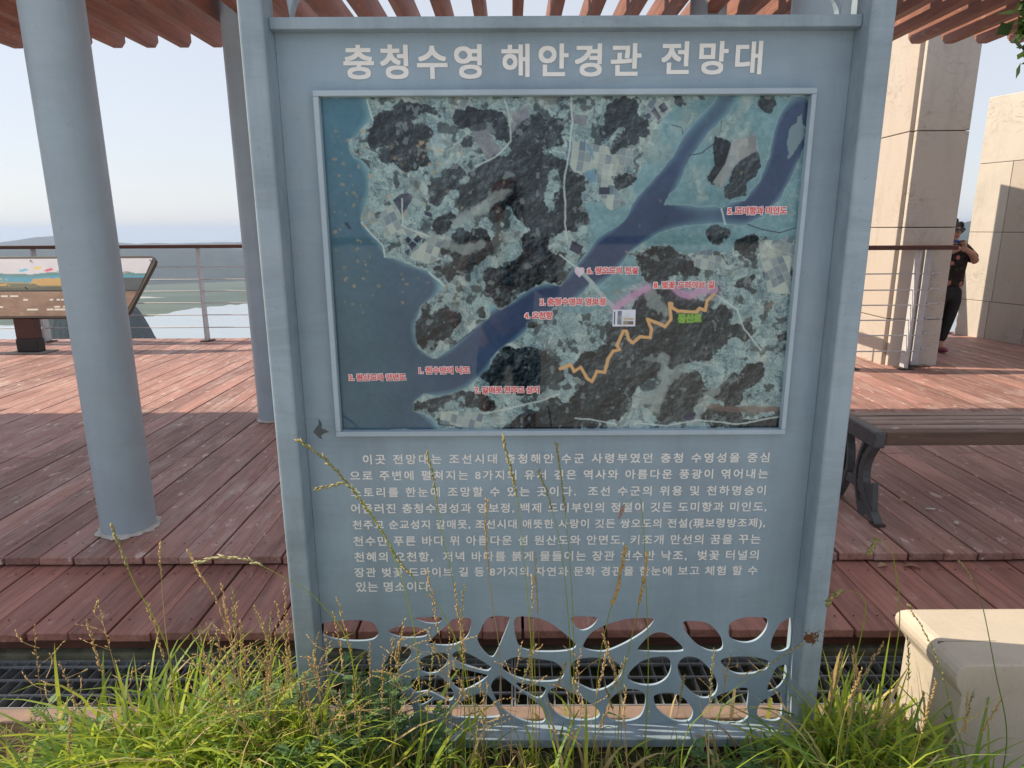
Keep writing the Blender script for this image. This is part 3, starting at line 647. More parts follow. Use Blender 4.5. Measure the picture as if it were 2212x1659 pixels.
def build_far():
    b = MB()
    n = 64
    vs = [(0, 0, -150)] + [(11500 * math.cos(2 * math.pi * i / n), 11500 * math.sin(2 * math.pi * i / n), -150) for i in range(n)]
    b.add(vs, [(0, i + 1, (i + 1) % n + 1) for i in range(n)])
    t = NT('sea_water')
    t.bump(t.noise(0.06, 4, 0.6), 0.12, 1.0)
    structure(b.build('water', t.out((0.30, 0.35, 0.38), 0.12, 0.6)))
    # low tidal land between shore and hills
    sh = [(-60, -6.1), (-40, -6.2), (-33, -6.6), (-30, -6.45), (-29, -6.4), (-28, -6.3), (-27, -6.15), (-26, -6.0), (-25, -5.95), (-24, -5.9), (-23, -5.83), (-22, -5.8), (-21, -5.72),
          (-18, -5.6), (-10, -5.4), (0, -5.3), (15, -5.3), (30, -5.6), (33, -5.9), (36, -6.2), (60, -6)]
    az = np.linspace(-60, 60, 241)
    el = np.interp(az, [s[0] for s in sh], [s[1] for s in sh]) + 0.05 * np.sin(az * 5.1) + 0.03 * np.sin(az * 13)
    b = MB()
    vs = []
    for k in range(7):
        for a, e in zip(az, el):
            r0 = 151.54 / math.tan(math.radians(-e))
            rr = r0 + (3000 - r0) * (k / 6)
            vs.append((rr * math.sin(math.radians(a)), rr * math.cos(math.radians(a)), -149.9 + (0 if k == 0 else 1.2)))
    m = len(az)
    b.add(vs, [(k * m + i, k * m + i + 1, (k + 1) * m + i + 1, (k + 1) * m + i) for k in range(6) for i in range(m - 1)])
    t = NT('coastal_flats')
    c = t.mix(t.ramp(t.noise(0.004, 5, 0.6, (0.5, 1.6, 1)), 0.4, 0.6), (0.04, 0.07, 0.045), (0.09, 0.115, 0.08))
    c = t.mix(t.ramp(t.noise(0.003, 5, 0.6, (0.5, 1.8, 1), 0.5), 0.60, 0.64), c, (0.42, 0.43, 0.41))
    structure(b.build('coastal_land', t.out(c, 0.9, 0.1)))
    # ridges
    e1 = ([-70, -40, -27, -25, -23.5, -22, -20.5, -19, -16, -10, 0, 15, 25, 31, 34, 37, 45, 70],
          [-1.2, -1.2, -1.12, -1.1, -1.25, -1.5, -1.95, -2.3, -2.1, -1.6, -1.0, -0.8, -0.6, -0.2, 0.05, 0.15, -0.1, -0.6])
    e2 = ([-70, -37, -36, -35, -33.6, -32.5, -31, -30, -29, -27.8, -26.5, -20, 0, 20, 40, 70],
          [-0.8, -0.78, -0.62, -0.44, -0.36, -0.42, -0.66, -0.9, -1.02, -0.95, -1.03, -0.95, -0.8, -0.7, -0.6, -0.7])
    b = MB()
    rg = random.Random(5)
    ph = [rg.uniform(0, 6.28) for _ in range(24)]
    az = np.linspace(-70, 70, 561)
    for (r0, rc, r1, e) in ((2080, 3000, 4200, e1), (4300, 5300, 7200, e2)):
        top = np.interp(az, *e) + (0.22 * np.sin(az * 0.55 + 1) + 0.12 * np.sin(az * 1.7)) * np.clip((az + 18) / 8, 0, 1)
        K = 22
        vs = []
        for k in range(K + 1):
            f = k / K
            r = r0 + (r1 - r0) * f
            u = (r - r0) / (rc - r0) if r < rc else (r1 - r) / (r1 - rc)
            for a, e_ in zip(az, top):
                zt = 1.54 + rc * math.tan(math.radians(e_))
                n = sum(math.sin(a * (0.9 + 0.63 * q) + ph[q] + 2.3 * f * (1 + q % 4)) / (2.5 + q) for q in range(14))
                h = (zt + 151) * (0.5 - 0.5 * math.cos(math.pi * min(1, u) ** 0.9)) * (1 + 0.13 * n * (1 - u * 0.93)) - 151
                vs.append((r * math.sin(math.radians(a)), r * math.cos(math.radians(a)), h + 0.7 * n * u))
        m = len(az)
        b.add(vs, [(k * m + i, k * m + i + 1, (k + 1) * m + i + 1, (k + 1) * m + i) for k in range(K) for i in range(m - 1)])
    t = NT('forested_hills')
    c = t.mix(t.ramp(t.noise(0.01, 6, 0.7), 0.4, 0.6), (0.018, 0.027, 0.024), (0.03, 0.042, 0.035))
    hm_ = t.out(c, 0.95, 0.1)
    structure(b.build('hills', hm_, smooth=True))
    # steep wooded headland across the near bay
    b = MB()
    hx, hy = 850 * math.sin(math.radians(-32.5)), 850 * math.cos(math.radians(-32.5))
    prof = [(0, -66), (22, -71), (43, -82), (49, -95), (55, -110), (63, -130), (71, -147), (76, -152)]
    K = 96
    vs = [(hx + r_ * math.cos(6.2832 * k / K) * (1 + 0.05 * math.sin(k * 2.1 + r_) + rg.uniform(-.03, .03)), hy + r_ * math.sin(6.2832 * k / K), z_ + rg.uniform(-2.5, 2.5) * (z_ > -150)) for r_, z_ in prof for k in range(K)]
    b.add(vs, [(j * K + k, j * K + (k + 1) % K, (j + 1) * K + (k + 1) % K, (j + 1) * K + k) for j in range(len(prof) - 1) for k in range(K)])
    structure(b.build('headland', hm_))


build_far()

# ---------------------------------------------------------------- wooden deck and its step
DZ = 0.16


def build_deck():
    r = random.Random(21)
    b = MB()
    x, k = -9.0, 0
    while x < 6.55:
        w = 0.1485 if k % 2 else 0.1415
        y1 = 8.56 if x < 4.3 else 8.82
        cuts = [2.625]
        for j in ([3.92, 6.3] if (k // 2) % 2 else [5.1, 7.3]):
            cuts.append(j)
        cuts.append(y1)
        for a, c in zip(cuts[:-1], cuts[1:]):
            dz = r.uniform(-0.0015, 0.0015)
            ya = a + (r.uniform(-0.004, 0.004) if a == 2.625 else 0.002)
            b.box(x, x + w, ya, c - 0.002, DZ - 0.034 + dz, DZ + dz)
        for q in range(11):                                  # screw heads
            for dx in (0.03, w - 0.03):
                cx, cy = x + dx + r.uniform(-.003, .003), 2.75 + 0.55 * q + r.uniform(-.006, .006)
                n = 6
                b.add([(cx + .0045 * math.cos(t * 6.283 / n), cy + .0045 * math.sin(t * 6.283 / n), DZ + 0.0022) for t in range(n)], [tuple(range(n))], 1)
        x += 0.151
        k += 1
    o = b.build('deck', [M_DECK, M_GROOVE], bevel=0.0025, seg=1)
    structure(o)
    b = MB()                                                  # joists and fascia below the boards
    b.box(-9, 6.5, 2.68, 2.72, -0.34, DZ - 0.036)
    b.box(-9, 6.5, 8.45, 8.49, -0.36, DZ - 0.036)
    for q in range(12):
        b.box(-8.9 + q * 1.38, -8.84 + q * 1.38, 2.722, 8.448, 0.0, DZ - 0.036)
    structure(b.build('deck_frame', M_BOARD))
    b = MB()
    x, k = -9.02, 0
    while x < 6.5:
        w = 0.1405 if k % 2 else 0.1485
        b.box(x, x + w, 2.135 + r.uniform(-.005, .005), 2.676, 0.083, 0.115 + r.uniform(-.001, .001))
        for cy in (2.22, 2.56):
            for dx in (0.03, w - 0.03):
                b.add([(x + dx + .0045 * math.cos(t * 1.047), cy + .0045 * math.sin(t * 1.047), 0.1172) for t in range(6)], [tuple(range(6))], 1)
        x += 0.151
        k += 1
    structure(b.build('deck_step', [M_STEP, M_GROOVE], bevel=0.0025, seg=1))
    b = MB()
    b.box(-9, 6.5, 2.175, 2.205, 0.028, 0.080)
    structure(b.build('step_riser', M_BOARD))
    b = MB()
    b.box(-9, 6.5, 2.145, 2.27, -0.34, 0.024)
    structure(b.build('step_footing', M_MOSSY, bevel=0.008))
    b = MB()
    b.box(-9, 6.5, 1.825, 1.885, -0.34, 0.006)
    structure(b.build('drain_curb', M_CURB, bevel=0.006))
    b = MB()
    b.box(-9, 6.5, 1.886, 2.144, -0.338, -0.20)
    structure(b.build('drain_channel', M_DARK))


build_deck()


def drain_grate(x0, x1, label):
    t = thing('drain_grate', label, 'drain grate', ((x0 + x1) / 2, 2.015, 0.0), 'steel grates along the drain')
    b = MB()
    b.box(x0, x1, 1.888, 1.894, -0.036, 0.002)
    b.box(x0, x1, 2.134, 2.140, -0.036, 0.002)
    b.box(x0, x0 + 0.006, 1.8945, 2.1335, -0.036, 0.002)
    b.box(x1 - 0.006, x1, 1.8945, 2.1335, -0.036, 0.002)
    b.build('frame', M_GALV, t)
    b = MB()
    n = int((x1 - x0) / 0.045)
    for i in range(1, n):
        x = x0 + (x1 - x0) * i / n
        b.box(x - 0.0015, x + 0.0015, 1.895, 2.133, -0.034, -0.001)
    structure(b.build('bearing_bars', M_GALV, t), 'stuff')
    b = MB()
    for y in (1.955, 2.033, 2.105):
        b.box(x0 + 0.007, x1 - 0.007, y - 0.0035, y + 0.0035, -0.006, 0.0012)
    b.build('cross_bars', M_GALV, t)


drain_grate(-2.995, -2.002, 'galvanised steel drain grate at the far left edge of the photo, before the wooden step')
drain_grate(-1.998, -1.002, 'galvanised steel drain grate partly covered by the lush grass clump left of the sign')
drain_grate(-0.998, -0.002, 'galvanised steel drain grate behind the left half of the sign openwork')
drain_grate(0.002, 0.998, 'galvanised steel drain grate behind the right half of the sign openwork')
drain_grate(1.002, 1.998, 'galvanised steel drain grate between the sign and the cream stone block')

# ---------------------------------------------------------------- signboard
SIGN = thing('signboard', 'tall blue-grey steel sign with a framed aerial map and white lettering, in the grass', 'signboard', (0.132, 1.75, 0))
XL0, XL1, XR0, XR1 = -0.633, -0.574, 0.838, 0.897
for a, c in ((XL0, XL1), (XR0, XR1)):
    b = MB()
    b.box(a, c, 1.69, 1.776 if a < 0 else 1.80, -0.1, 2.42)
    b.build('post', M_SIGN, SIGN, bevel=0.008, seg=3)
b = MB()
b.box(XL1 + 0.0005, XR0 - 0.0005, 1.728, 1.772, 2.003, 2.03)
b.build('top_rail', M_SIGN, SIGN, bevel=0.003)
b = MB()
b.box(XL1 + 0.0005, XR0 - 0.0005, 1.70, 1.772, 0.006, 0.036)
b.build('bottom_rail', M_SIGN, SIGN, bevel=0.003)
# arched header between the posts, above the top rail
b = MB()
cx, hw = (XL1 + XR0) / 2, (XR0 - XL1) / 2
arch = [(cx + (hw - 0.05) * math.cos(q), 2.0305 + 0.21 * math.sin(q)) for q in np.linspace(0, math.pi, 41)]
pts_out = [(XR0 - 0.001, 2.0305)] + [(XR0 - 0.001, 2.40)] + [(XL1 + 0.001, 2.40)] + [(XL1 + 0.001, 2.0305)]
n = len(arch)
vs = [(p[0], 1.735, p[1]) for p in arch] + [(p[0], 1.771, p[1]) for p in arch]
fs = [(i, i + 1, n + i + 1, n + i) for i in range(n - 1)]
top = [(min(max(p[0], XL1 + .001), XR0 - .001) if 0 < i < n - 1 else (XR0 - .001 if i == 0 else XL1 + .001), 2.40) for i, p in enumerate(arch)]
vs += [(p[0], 1.735, p[1]) for p in top] + [(p[0], 1.771, p[1]) for p in top]
fs += [(i, 2 * n + i, 2 * n + i + 1, i + 1) for i in range(n - 1)]
fs += [(n + i + 1, 3 * n + i + 1, 3 * n + i, n + i) for i in range(n - 1)]
fs += [(2 * n + i, 3 * n + i, 3 * n + i + 1, 2 * n + i + 1) for i in range(n - 1)]
b.add(vs, fs)
b.build('arched_header', M_SIGN, SIGN)
for x in (XL0 + 0.0, XR0 + 0.0):
    b = MB()
    b.box(x - 0.006, x + 0.065, 1.684, 1.782 if x < 0 else 1.806, 2.4205, 2.435)
    b.build('post_cap', M_SIGN, SIGN)

# panel with the cut-out pattern along its foot (a filled 2D curve with holes)
holes = [[tuple(map(float, q.split(','))) for q in s.split()] for s in HOLES]
cu = bpy.data.curves.new('panel', 'CURVE')
cu.dimensions = '2D'
cu.fill_mode = 'BOTH'
cu.extrude = 0.004
for P, sm in [([(XL1 + .001, 0.036), (XR0 - .001, 0.036), (XR0 - .001, 2.003), (XL1 + .001, 2.003)], 0)] + [(h, 1) for h in holes]:
    if sm:
        gx_, gz_ = sum(p[0] for p in P) / len(P), sum(p[1] for p in P) / len(P)
        P = [(gx_ + (p[0] - gx_) * 1.035, gz_ + (p[1] - gz_) * 1.035) for p in P]
    L = smooth_loop(P, 6) if sm else P
    sp = cu.splines.new('POLY')
    sp.points.add(len(L) - 1)
    for q, p in zip(sp.points, L):
        q.co = (p[0], p[1], 0, 1)
    sp.use_cyclic_u = True
co = bpy.data.objects.new('panel_curve', cu)
COL.objects.link(co)
me = bpy.data.meshes.new_from_object(co.evaluated_get(bpy.context.evaluated_depsgraph_get()))
bpy.data.objects.remove(co)
me.transform(Matrix(((1, 0, 0, 0), (0, 0, -1, 1.768), (0, 1, 0, 0), (0, 0, 0, 1))))
me.materials.clear()
me.materials.append(M_PLATE)
me.name = 'panel'
PANEL = link_mesh('panel', me, SIGN)


def _ref():
    c = bpy.data.curves.new('ref', 'FONT')
    c.body = '를는'
    o = bpy.data.objects.new('ref', c)
    COL.objects.link(o)
    m = bpy.data.meshes.new_from_object(o.evaluated_get(bpy.context.evaluated_depsgraph_get()))
    bpy.data.objects.remove(o)
    z = [v.co.y for v in m.vertices]
    bpy.data.meshes.remove(m)
    return min(z), max(z)


TXT_REF = _ref()


def text_mesh(t, x0, z0, x1, z1, y, bold=0.012, thick=0.0):
    """flat letters standing in the XZ plane, fitted to the given box"""
    c = bpy.data.curves.new('lettering', 'FONT')
    c.body = t
    c.resolution_u = 4
    c.offset = bold
    c.extrude = 0.0
    o = bpy.data.objects.new('lettering', c)
    COL.objects.link(o)
    dg = bpy.context.evaluated_depsgraph_get()
    m = bpy.data.meshes.new_from_object(o.evaluated_get(dg))
    P = np.array([v.co for v in m.vertices])
    mn, mx = P.min(0), P.max(0)
    bpy.data.meshes.remove(m)
    # letter height first (from a plain syllable), then the spacing that fills the width
    lo_, hi_ = TXT_REF
    mn[1], mx[1] = lo_ - bold, hi_ + bold
    hz = (z1 - z0) / (mx[1] - mn[1])
    want = (x1 - x0) / hz / (mx[0] - mn[0])
    last = 0.92 * 1.0
    W = mx[0] - mn[0]
    c.space_character = max(0.7, 1 + (want - 1) * W / max(0.2, W - last))
    dg = bpy.context.evaluated_depsgraph_get()
    m = bpy.data.meshes.new_from_object(o.evaluated_get(dg))
    bpy.data.objects.remove(o)
    P = np.array([v.co for v in m.vertices])
    mn, mx = P.min(0), P.max(0)
    mn[1], mx[1] = lo_ - bold, hi_ + bold
    sx, sz = (x1 - x0) / (mx[0] - mn[0]), (z1 - z0) / (mx[1] - mn[1])
    m.transform(Matrix(((sx, 0, 0, x0 - mn[0] * sx), (0, 0, -1, y), (0, sz, 0, z0 - mn[1] * sz), (0, 0, 0, 1))))
    if thick:                                                 # heavier strokes: the letter laid over itself in tiny steps
        bm = bmesh.new()
        for k in range(8):
            c2 = m.copy()
            c2.transform(Matrix.Translation((thick * round(math.cos(k * .7854) * 1.2), -0.00003 * (k + 1), thick * round(math.sin(k * .7854) * 1.2))))
            bm.from_mesh(c2)
            bpy.data.meshes.remove(c2)
        bm.from_mesh(m)
        bm.to_mesh(m)
        bm.free()
    return m


def join_meshes(name, ms, mat):
    b = bmesh.new()
    for m in ms:
        b.from_mesh(m)
        bpy.data.meshes.remove(m)
    me = bpy.data.meshes.new(name)
    b.to_mesh(me)
    b.free()
    me.materials.clear()
    me.materials.append(mat)
    return me


YP = 1.764
for t in TITLE:
    link_mesh('title_word', join_meshes('title_word', [text_mesh(*t, YP - 0.0015, 0.0, 0.0020)], M_LETTER), SIGN)
for t in BODY:
    link_mesh('text_line', join_meshes('text_line', [text_mesh(*t, YP - 0.0012, 0.0, 0.0006)], M_LETTER), SIGN)
# swallow-shaped scuff on the panel left of the text
b = MB()
scuff = [(0, 10), (6, 2), (14, -2), (12, 6), (20, 12), (30, 14), (22, 20), (14, 22), (16, 32), (10, 44), (8, 30), (2, 24), (-4, 14)]
b.add([(-0.548 + p[0] * 0.0013, YP - 0.001, 0.972 + p[1] * 0.0013) for p in scuff], [tuple(range(len(scuff)))])
b.build('dark_scuff', plain('scuff', (0.10, 0.115, 0.125), None, 60, 0.7), SIGN)

# frame round the map
MX0, MX1, MZ0, MZ1 = -0.484, 0.750, 0.984, 1.870
IX0, IX1, IZ0, IZ1 = -0.470, 0.738, 0.998, 1.856
b = MB()
b.box(MX0, MX1, 1.738, YP - .0005, IZ1, MZ1)
b.box(MX0, MX1, 1.738, YP - .0005, MZ0, IZ0)
b.box(MX0, IX0, 1.738, YP - .0005, IZ0 + .0003, IZ1 - .0003)
b.box(IX1, MX1, 1.738, YP - .0005, IZ0 + .0003, IZ1 - .0003)
b.build('map_frame', M_FRAME, SIGN, bevel=0.0015, seg=1)


# ---- the printed aerial map: a fine grid whose print colours are computed here
def vnoise(w, h, cell, oct=4, seed=0, gain=0.55):
    r = np.random.default_rng(seed)
    out, amp, tot = np.zeros((h, w)), 1.0, 0.0
    for o in range(oct):
        c = max(1.5, cell / 2 ** o)
        gh, gw = int(h / c) + 3, int(w / c) + 3
        g = r.random((gh, gw))
        yy, xx = np.arange(h) / c, np.arange(w) / c
        y0, x0 = yy.astype(int), xx.astype(int)
        fy, fx = (yy - y0)[:, None], (xx - x0)[None]
        fy, fx = fy * fy * (3 - 2 * fy), fx * fx * (3 - 2 * fx)
        a = g[y0][:, x0] * (1 - fx) + g[y0][:, x0 + 1] * fx
        c2 = g[y0 + 1][:, x0] * (1 - fx) + g[y0 + 1][:, x0 + 1] * fx
        out += amp * (a * (1 - fy) + c2 * fy)
        tot += amp
        amp *= gain
    return out / tot


def pts(s):
    return [tuple(map(float, q.split(','))) for q in s.split()]


def poly_mask(P, U, V):
    P = np.array(P)
    m = np.zeros(U.shape, bool)
    lo, hi = P.min(0) - 0.03, P.max(0) + 0.03
    sel = (U > lo[0]) & (U < hi[0]) & (V > lo[1]) & (V < hi[1])
    u, v = U[sel], V[sel]
    r = np.zeros(u.shape, bool)
    for i in range(len(P)):
        x1, y1 = P[i]
        x2, y2 = P[(i + 1) % len(P)]
        r ^= ((y1 > v) != (y2 > v)) & (u < (x2 - x1) * (v - y1) / (y2 - y1 + 1e-12) + x1)
    m[sel] = r
    return m


def line_dist(P, U, V, asp):
    d = np.full(U.shape, 9.0)
    for (x1, y1), (x2, y2) in zip(P[:-1], P[1:]):
        dx, dy = (x2 - x1) * asp, y2 - y1
        t = np.clip((((U - x1) * asp) * dx + (V - y1) * dy) / (dx * dx + dy * dy + 1e-12), 0, 1)
        d = np.minimum(d, np.hypot((U - x1) * asp - t * dx, (V - y1) - t * dy))
    return d


def box_blur(a, k):
    for ax in (0, 1):
        p = np.pad(a, [(k + 1, k) if i == ax else (0, 0) for i in (0, 1)], mode='edge')
        c = np.cumsum(p, ax)
        n = 2 * k + 1
        a = (c[n:] - c[:-n]) / n if ax == 0 else (c[:, n:] - c[:, :-n]) / n
    return a


def lin(c):
    c = np.asarray(c, float) / 255.0
    return np.where(c <= 0.04045, c / 12.92, ((c + 0.055) / 1.055) ** 2.4)


def cells(U, V, n, seed, rot=0.0, jit=0.35, asp=1.41):
    """patchwork of small fields: id noise and distance to the borders"""
    a = math.cos(rot) * U * asp + math.sin(rot) * V
    c = -math.sin(rot) * U * asp + math.cos(rot) * V
    w = np.random.default_rng(seed).random(4096)
    i = np.floor(a * n + jit * np.sin(c * n * 1.3))
    j = np.floor(c * n * 0.7 + jit * np.sin(a * n * 0.9 + i))
    fa, fc = (a * n + jit * np.sin(c * n * 1.3)) - i, (c * n * 0.7 + jit * np.sin(a * n * 0.9 + i)) - j
    k = (np.abs(i * 57 + j * 131).astype(int)) % 4096
    e = np.minimum(np.minimum(fa, 1 - fa), np.minimum(fc, 1 - fc))
    return w[k], e


def map_colours(W, Hh):
    U, V = np.meshgrid(np.linspace(0, 1, W), np.linspace(0, 1, Hh))
    asp = 1.41
    n1, n2, n3 = vnoise(W, Hh, 26, 5, 1), vnoise(W, Hh, 26, 5, 2), vnoise(W, Hh, 7, 3, 3)
    m1, m2 = vnoise(W, Hh, 90, 4, 4), vnoise(W, Hh, 5, 2, 5)
    Uw, Vw = U + (n1 - .5) * 0.030, V + (n2 - .5) * 0.040
    Uf, Vf = U + (n1 - .5) * 0.055, V + (n2 - .5) * 0.070
    L = lambda c: np.array(c, float)
    img = np.zeros((Hh, W, 3))

    def put(mask, col, a=1.0):
        mask = (mask * a)[..., None] if mask.dtype != bool else (mask[..., None] * a)
        img[:] = img * (1 - mask) + col * mask

    # countryside: muddle of small plots with light borders
    w1, e1 = cells(Uw, Vw, 34, 1, 0.4, 0.5)
    w2, e2 = cells(Uf, Vf, 60, 2, -0.5, 0.6)
    q = (w1 * .5 + w2 * .5)[..., None]
    img[:] = L((78, 106, 116)) * (1 - q) + L((156, 182, 176)) * q
    put(np.clip(1 - e2 / .12, 0, 1), L((176, 188, 180)), .55)
    vein = np.clip(1 - np.abs(n1 - n2 + (n3 - .5) * .25) / .022, 0, 1)
    put(vein, L((184, 206, 194)), .8)
    for sd, cl, wd in ((41, 22, .016), (42, 14, .02), (43, 30, .012)):
        put(np.clip(1 - np.abs(vnoise(W, Hh, cl, 4, sd, .62) - .5) / wd, 0, 1), L((168, 196, 186)), .55)
    vein2 = np.clip(1 - np.abs(vnoise(W, Hh, 18, 3, 8) - .5) / .018, 0, 1)
    put(vein2, L((60, 76, 80)), .55)
    put(np.clip((vnoise(W, Hh, 16, 4, 9) - .60) * 14, 0, 1), L((54, 66, 68)), .8)
    for s in MAPF['mud']:
        put(poly_mask(pts(s), Uw, Vw), L((104, 146, 152)) + ((n3 - .5) * 34 + (m1 - .5) * 40)[..., None], .93)
    mud_v = np.clip(1 - np.abs(vnoise(W, Hh, 40, 4, 31) - .5) / .010, 0, 1)
    mm = np.zeros(U.shape, bool)
    for s in MAPF['mud']:
        mm |= poly_mask(pts(s), Uw, Vw)
    put(mud_v * mm, L((150, 176, 174)), .6)
    for i, s in enumerate(MAPF['pale']):
        w, e = cells(U, V, 50, 20 + i, (-.45, .35, .5, .12, .5, .35, .1, .1, .3, .2)[i % 10], 0.05)
        qq = w[..., None]
        c = L((96, 116, 130)) * (1 - qq) + L((178, 186, 170)) * qq
        e_ = np.clip(1 - e / .09, 0, 1)[..., None] * .45
        c = c * (1 - e_) + L((190, 198, 188)) * e_
        put(poly_mask(pts(s), U + (n1 - .5) * .01, V + (n2 - .5) * .014), c, .95)
    for s in MAPF['grey']:
        put(poly_mask(pts(s), Uw, Vw), L((124, 126, 132)) + ((n3 - .5) * 40)[..., None], .9)
    # woods
    fm = np.zeros(U.shape, bool)
    for s in MAPF['forest']:
        fm |= poly_mask(pts(s), Uf, Vf)
    fcol = L((42, 53, 58)) + ((m1 - .5) * 34)[..., None] * L((1.1, .9, .7)) + ((m2 - .5) * 30 + (n3 - .5) * 26)[..., None]
    hs = vnoise(W, Hh, 46, 5, 61, .6)
    gy, gx = np.gradient(hs)
    fcol = fcol + (np.clip((gx + gy) * 900, -26, 30))[..., None]
    fcol = fcol + (np.clip(V - .45, 0, 1) * np.clip(U - .4, 0, 1) * 46)[..., None] * L((1, .8, .35))
    rag = vnoise(W, Hh, 12, 4, 51, .72)
    fs = np.clip((box_blur(box_blur(fm.astype(float), 5), 4) - .5 + (rag - .5) * 1.15) / .13 + .5, 0, 1)
    halo = np.clip(1 - np.abs(fs - .35) / .35, 0, 1) * .5
    put(halo, L((176, 188, 176)), .6)
    put(fs, fcol, .96)
    holes_ = np.clip((vnoise(W, Hh, 13, 3, 12) - .70) * 25, 0, 1) * fm
    put(holes_, L((122, 134, 132)), .75)
    for s in MAPF['red']:
        put(poly_mask(pts(s), Uw, Vw), L((116, 92, 84)), .85)
    # the sea and the strait: deep in the middle, milky at the banks
    sm = np.zeros(U.shape, bool)
    for s in MAPF['sea']:
        sm |= poly_mask(pts(s), U + (n1 - .5) * .014, V + (n2 - .5) * .018)
    near = box_blur(box_blur(sm.astype(float), 20), 16)
    dp = np.clip((near - .42 + (m1 - .5) * .2) / .27, 0, 1)[..., None]
    left = np.clip(1.25 - U / .30, 0, 1)[..., None]
    up = np.clip(1 - V / .62, 0, 1)[..., None]
    deep = L((50, 70, 104)) * (1 - left) + (L((66, 118, 138)) * up + L((68, 100, 116)) * (1 - up)) * left
    shal = L((112, 156, 164))
    sea = shal * (1 - dp) + deep * dp + ((n3 - .5) * 12 + (m1 - .5) * 22)[..., None]
    cf = np.clip(box_blur(sm.astype(float), 1), 0, 1)
    put(cf, sea, 1.0)
    edge = np.clip(1 - np.abs(box_blur(sm.astype(float), 2) - .45) / .28, 0, 1)
    put(edge, L((160, 182, 178)), .45)
    for s in MAPF['bar']:
        put(poly_mask(pts(s), Uw, Vw), L((128, 150, 150)), .8)
    for s in MAPF['forest'][9:11]:
        put(poly_mask(pts(s), Uw, Vw), fcol, .96)
    put(poly_mask(pts(MAPF['grey'][4]), U, V), L((142, 146, 144)) + ((w1 - .5) * 40)[..., None], .95)
    for s in MAPF['pond']:
        put(poly_mask(pts(s), U, V), L((50, 54, 78)), .95)
    for s in MAPF['blue']:
        put(poly_mask(pts(s), Uw, Vw), L((92, 142, 168)), .7)
    for key, wd, col, a in (('valley', .020, (140, 152, 146), .75), ('road', .0032, (184, 198, 190), .85), ('dark', .0022, (58, 70, 80), .8),
                            ('bridge', .008, (164, 180, 178), .9), ('pink', .012, (196, 140, 176), .75), ('trail', .0062, (222, 164, 100), 1.0)):
        for s in MAPL[key]:
            d = line_dist(pts(s), Uw if key in ('valley',) else U + (n1 - .5) * .006, Vw if key == 'valley' else V + (n2 - .5) * .008, asp)
            m = np.clip((wd - d) / (wd * .35) + (.0 if key != 'valley' else (n3 - .5) * 2), 0, 1)
            if key == 'pink':
                put(np.clip(1 - d / .035, 0, 1), L(col), .45)
            put(m, L(col), a)
    # small orange spots over the left sea and the upper woods
    rg = np.random.default_rng(33)
    spots = [(rg.uniform(.01, .10) if i % 3 else rg.uniform(.02, .22), rg.uniform(.08, .62)) for i in range(95)]
    spots += [(rg.normal(.20, .035), rg.normal(.155, .03)) for _ in range(60)] + [(rg.uniform(.1, .95), rg.uniform(.1, .7)) for _ in range(28)]
    for (u, v) in spots:
        d = np.hypot((U - u) * asp * rg.uniform(.7, 1.4), (V - v)) + (n3 - .5) * .012
        put(np.clip((.0052 - d) / .003, 0, 1), L((186, 146, 100)), rg.uniform(.25, .7))
    # small inset picture and the pale heart by the dyke
    for (x0, y0, x1, y1, c) in ((.603, .640, .660, .712, (214, 212, 226)), (.606, .648, .609, .706, (70, 72, 90)), (.614, .645, .626, .706, (104, 110, 136)),
                                (.630, .690, .656, .706, (120, 96, 76)), (.632, .676, .656, .684, (196, 160, 120))):
        u0, v0, u1, v1 = INSET
        fx = lambda x: u0 + (x - .603) / .057 * (u1 - u0)
        fy = lambda y: v0 + (y - .640) / .072 * (v1 - v0)
        put((U > fx(x0)) & (U < fx(x1)) & (V > fy(y0)) & (V < fy(y1)), L(c), 1)
    hu, hv = HEART
    X, Y = (U - hu) * asp / .013, -(V - hv) / .014
    put((X * X + Y * Y - 1) ** 3 - X * X * Y ** 3 < 0, L((222, 196, 206)), .9)
    cream = np.clip((vnoise(W, Hh, 30, 4, 91) - .52) * 5, 0, 1) * (1 - fs) * (1 - cf)
    put(cream, L((170, 174, 160)) + ((w2 - .5) * 70)[..., None], .45)
    lum = img.mean(-1, keepdims=True)
    img = lum + .80 * (img - lum)
    img = img * .92 + L((108, 122, 136)) * .08  # grey-blue haze over the map, put into the print colours
    img = (img - 105) * 1.14 + 100
    return np.clip(lin(np.clip(img, 12, 240)) * 1.0, 0, .85) * np.array((.94, 1.0, 1.03))


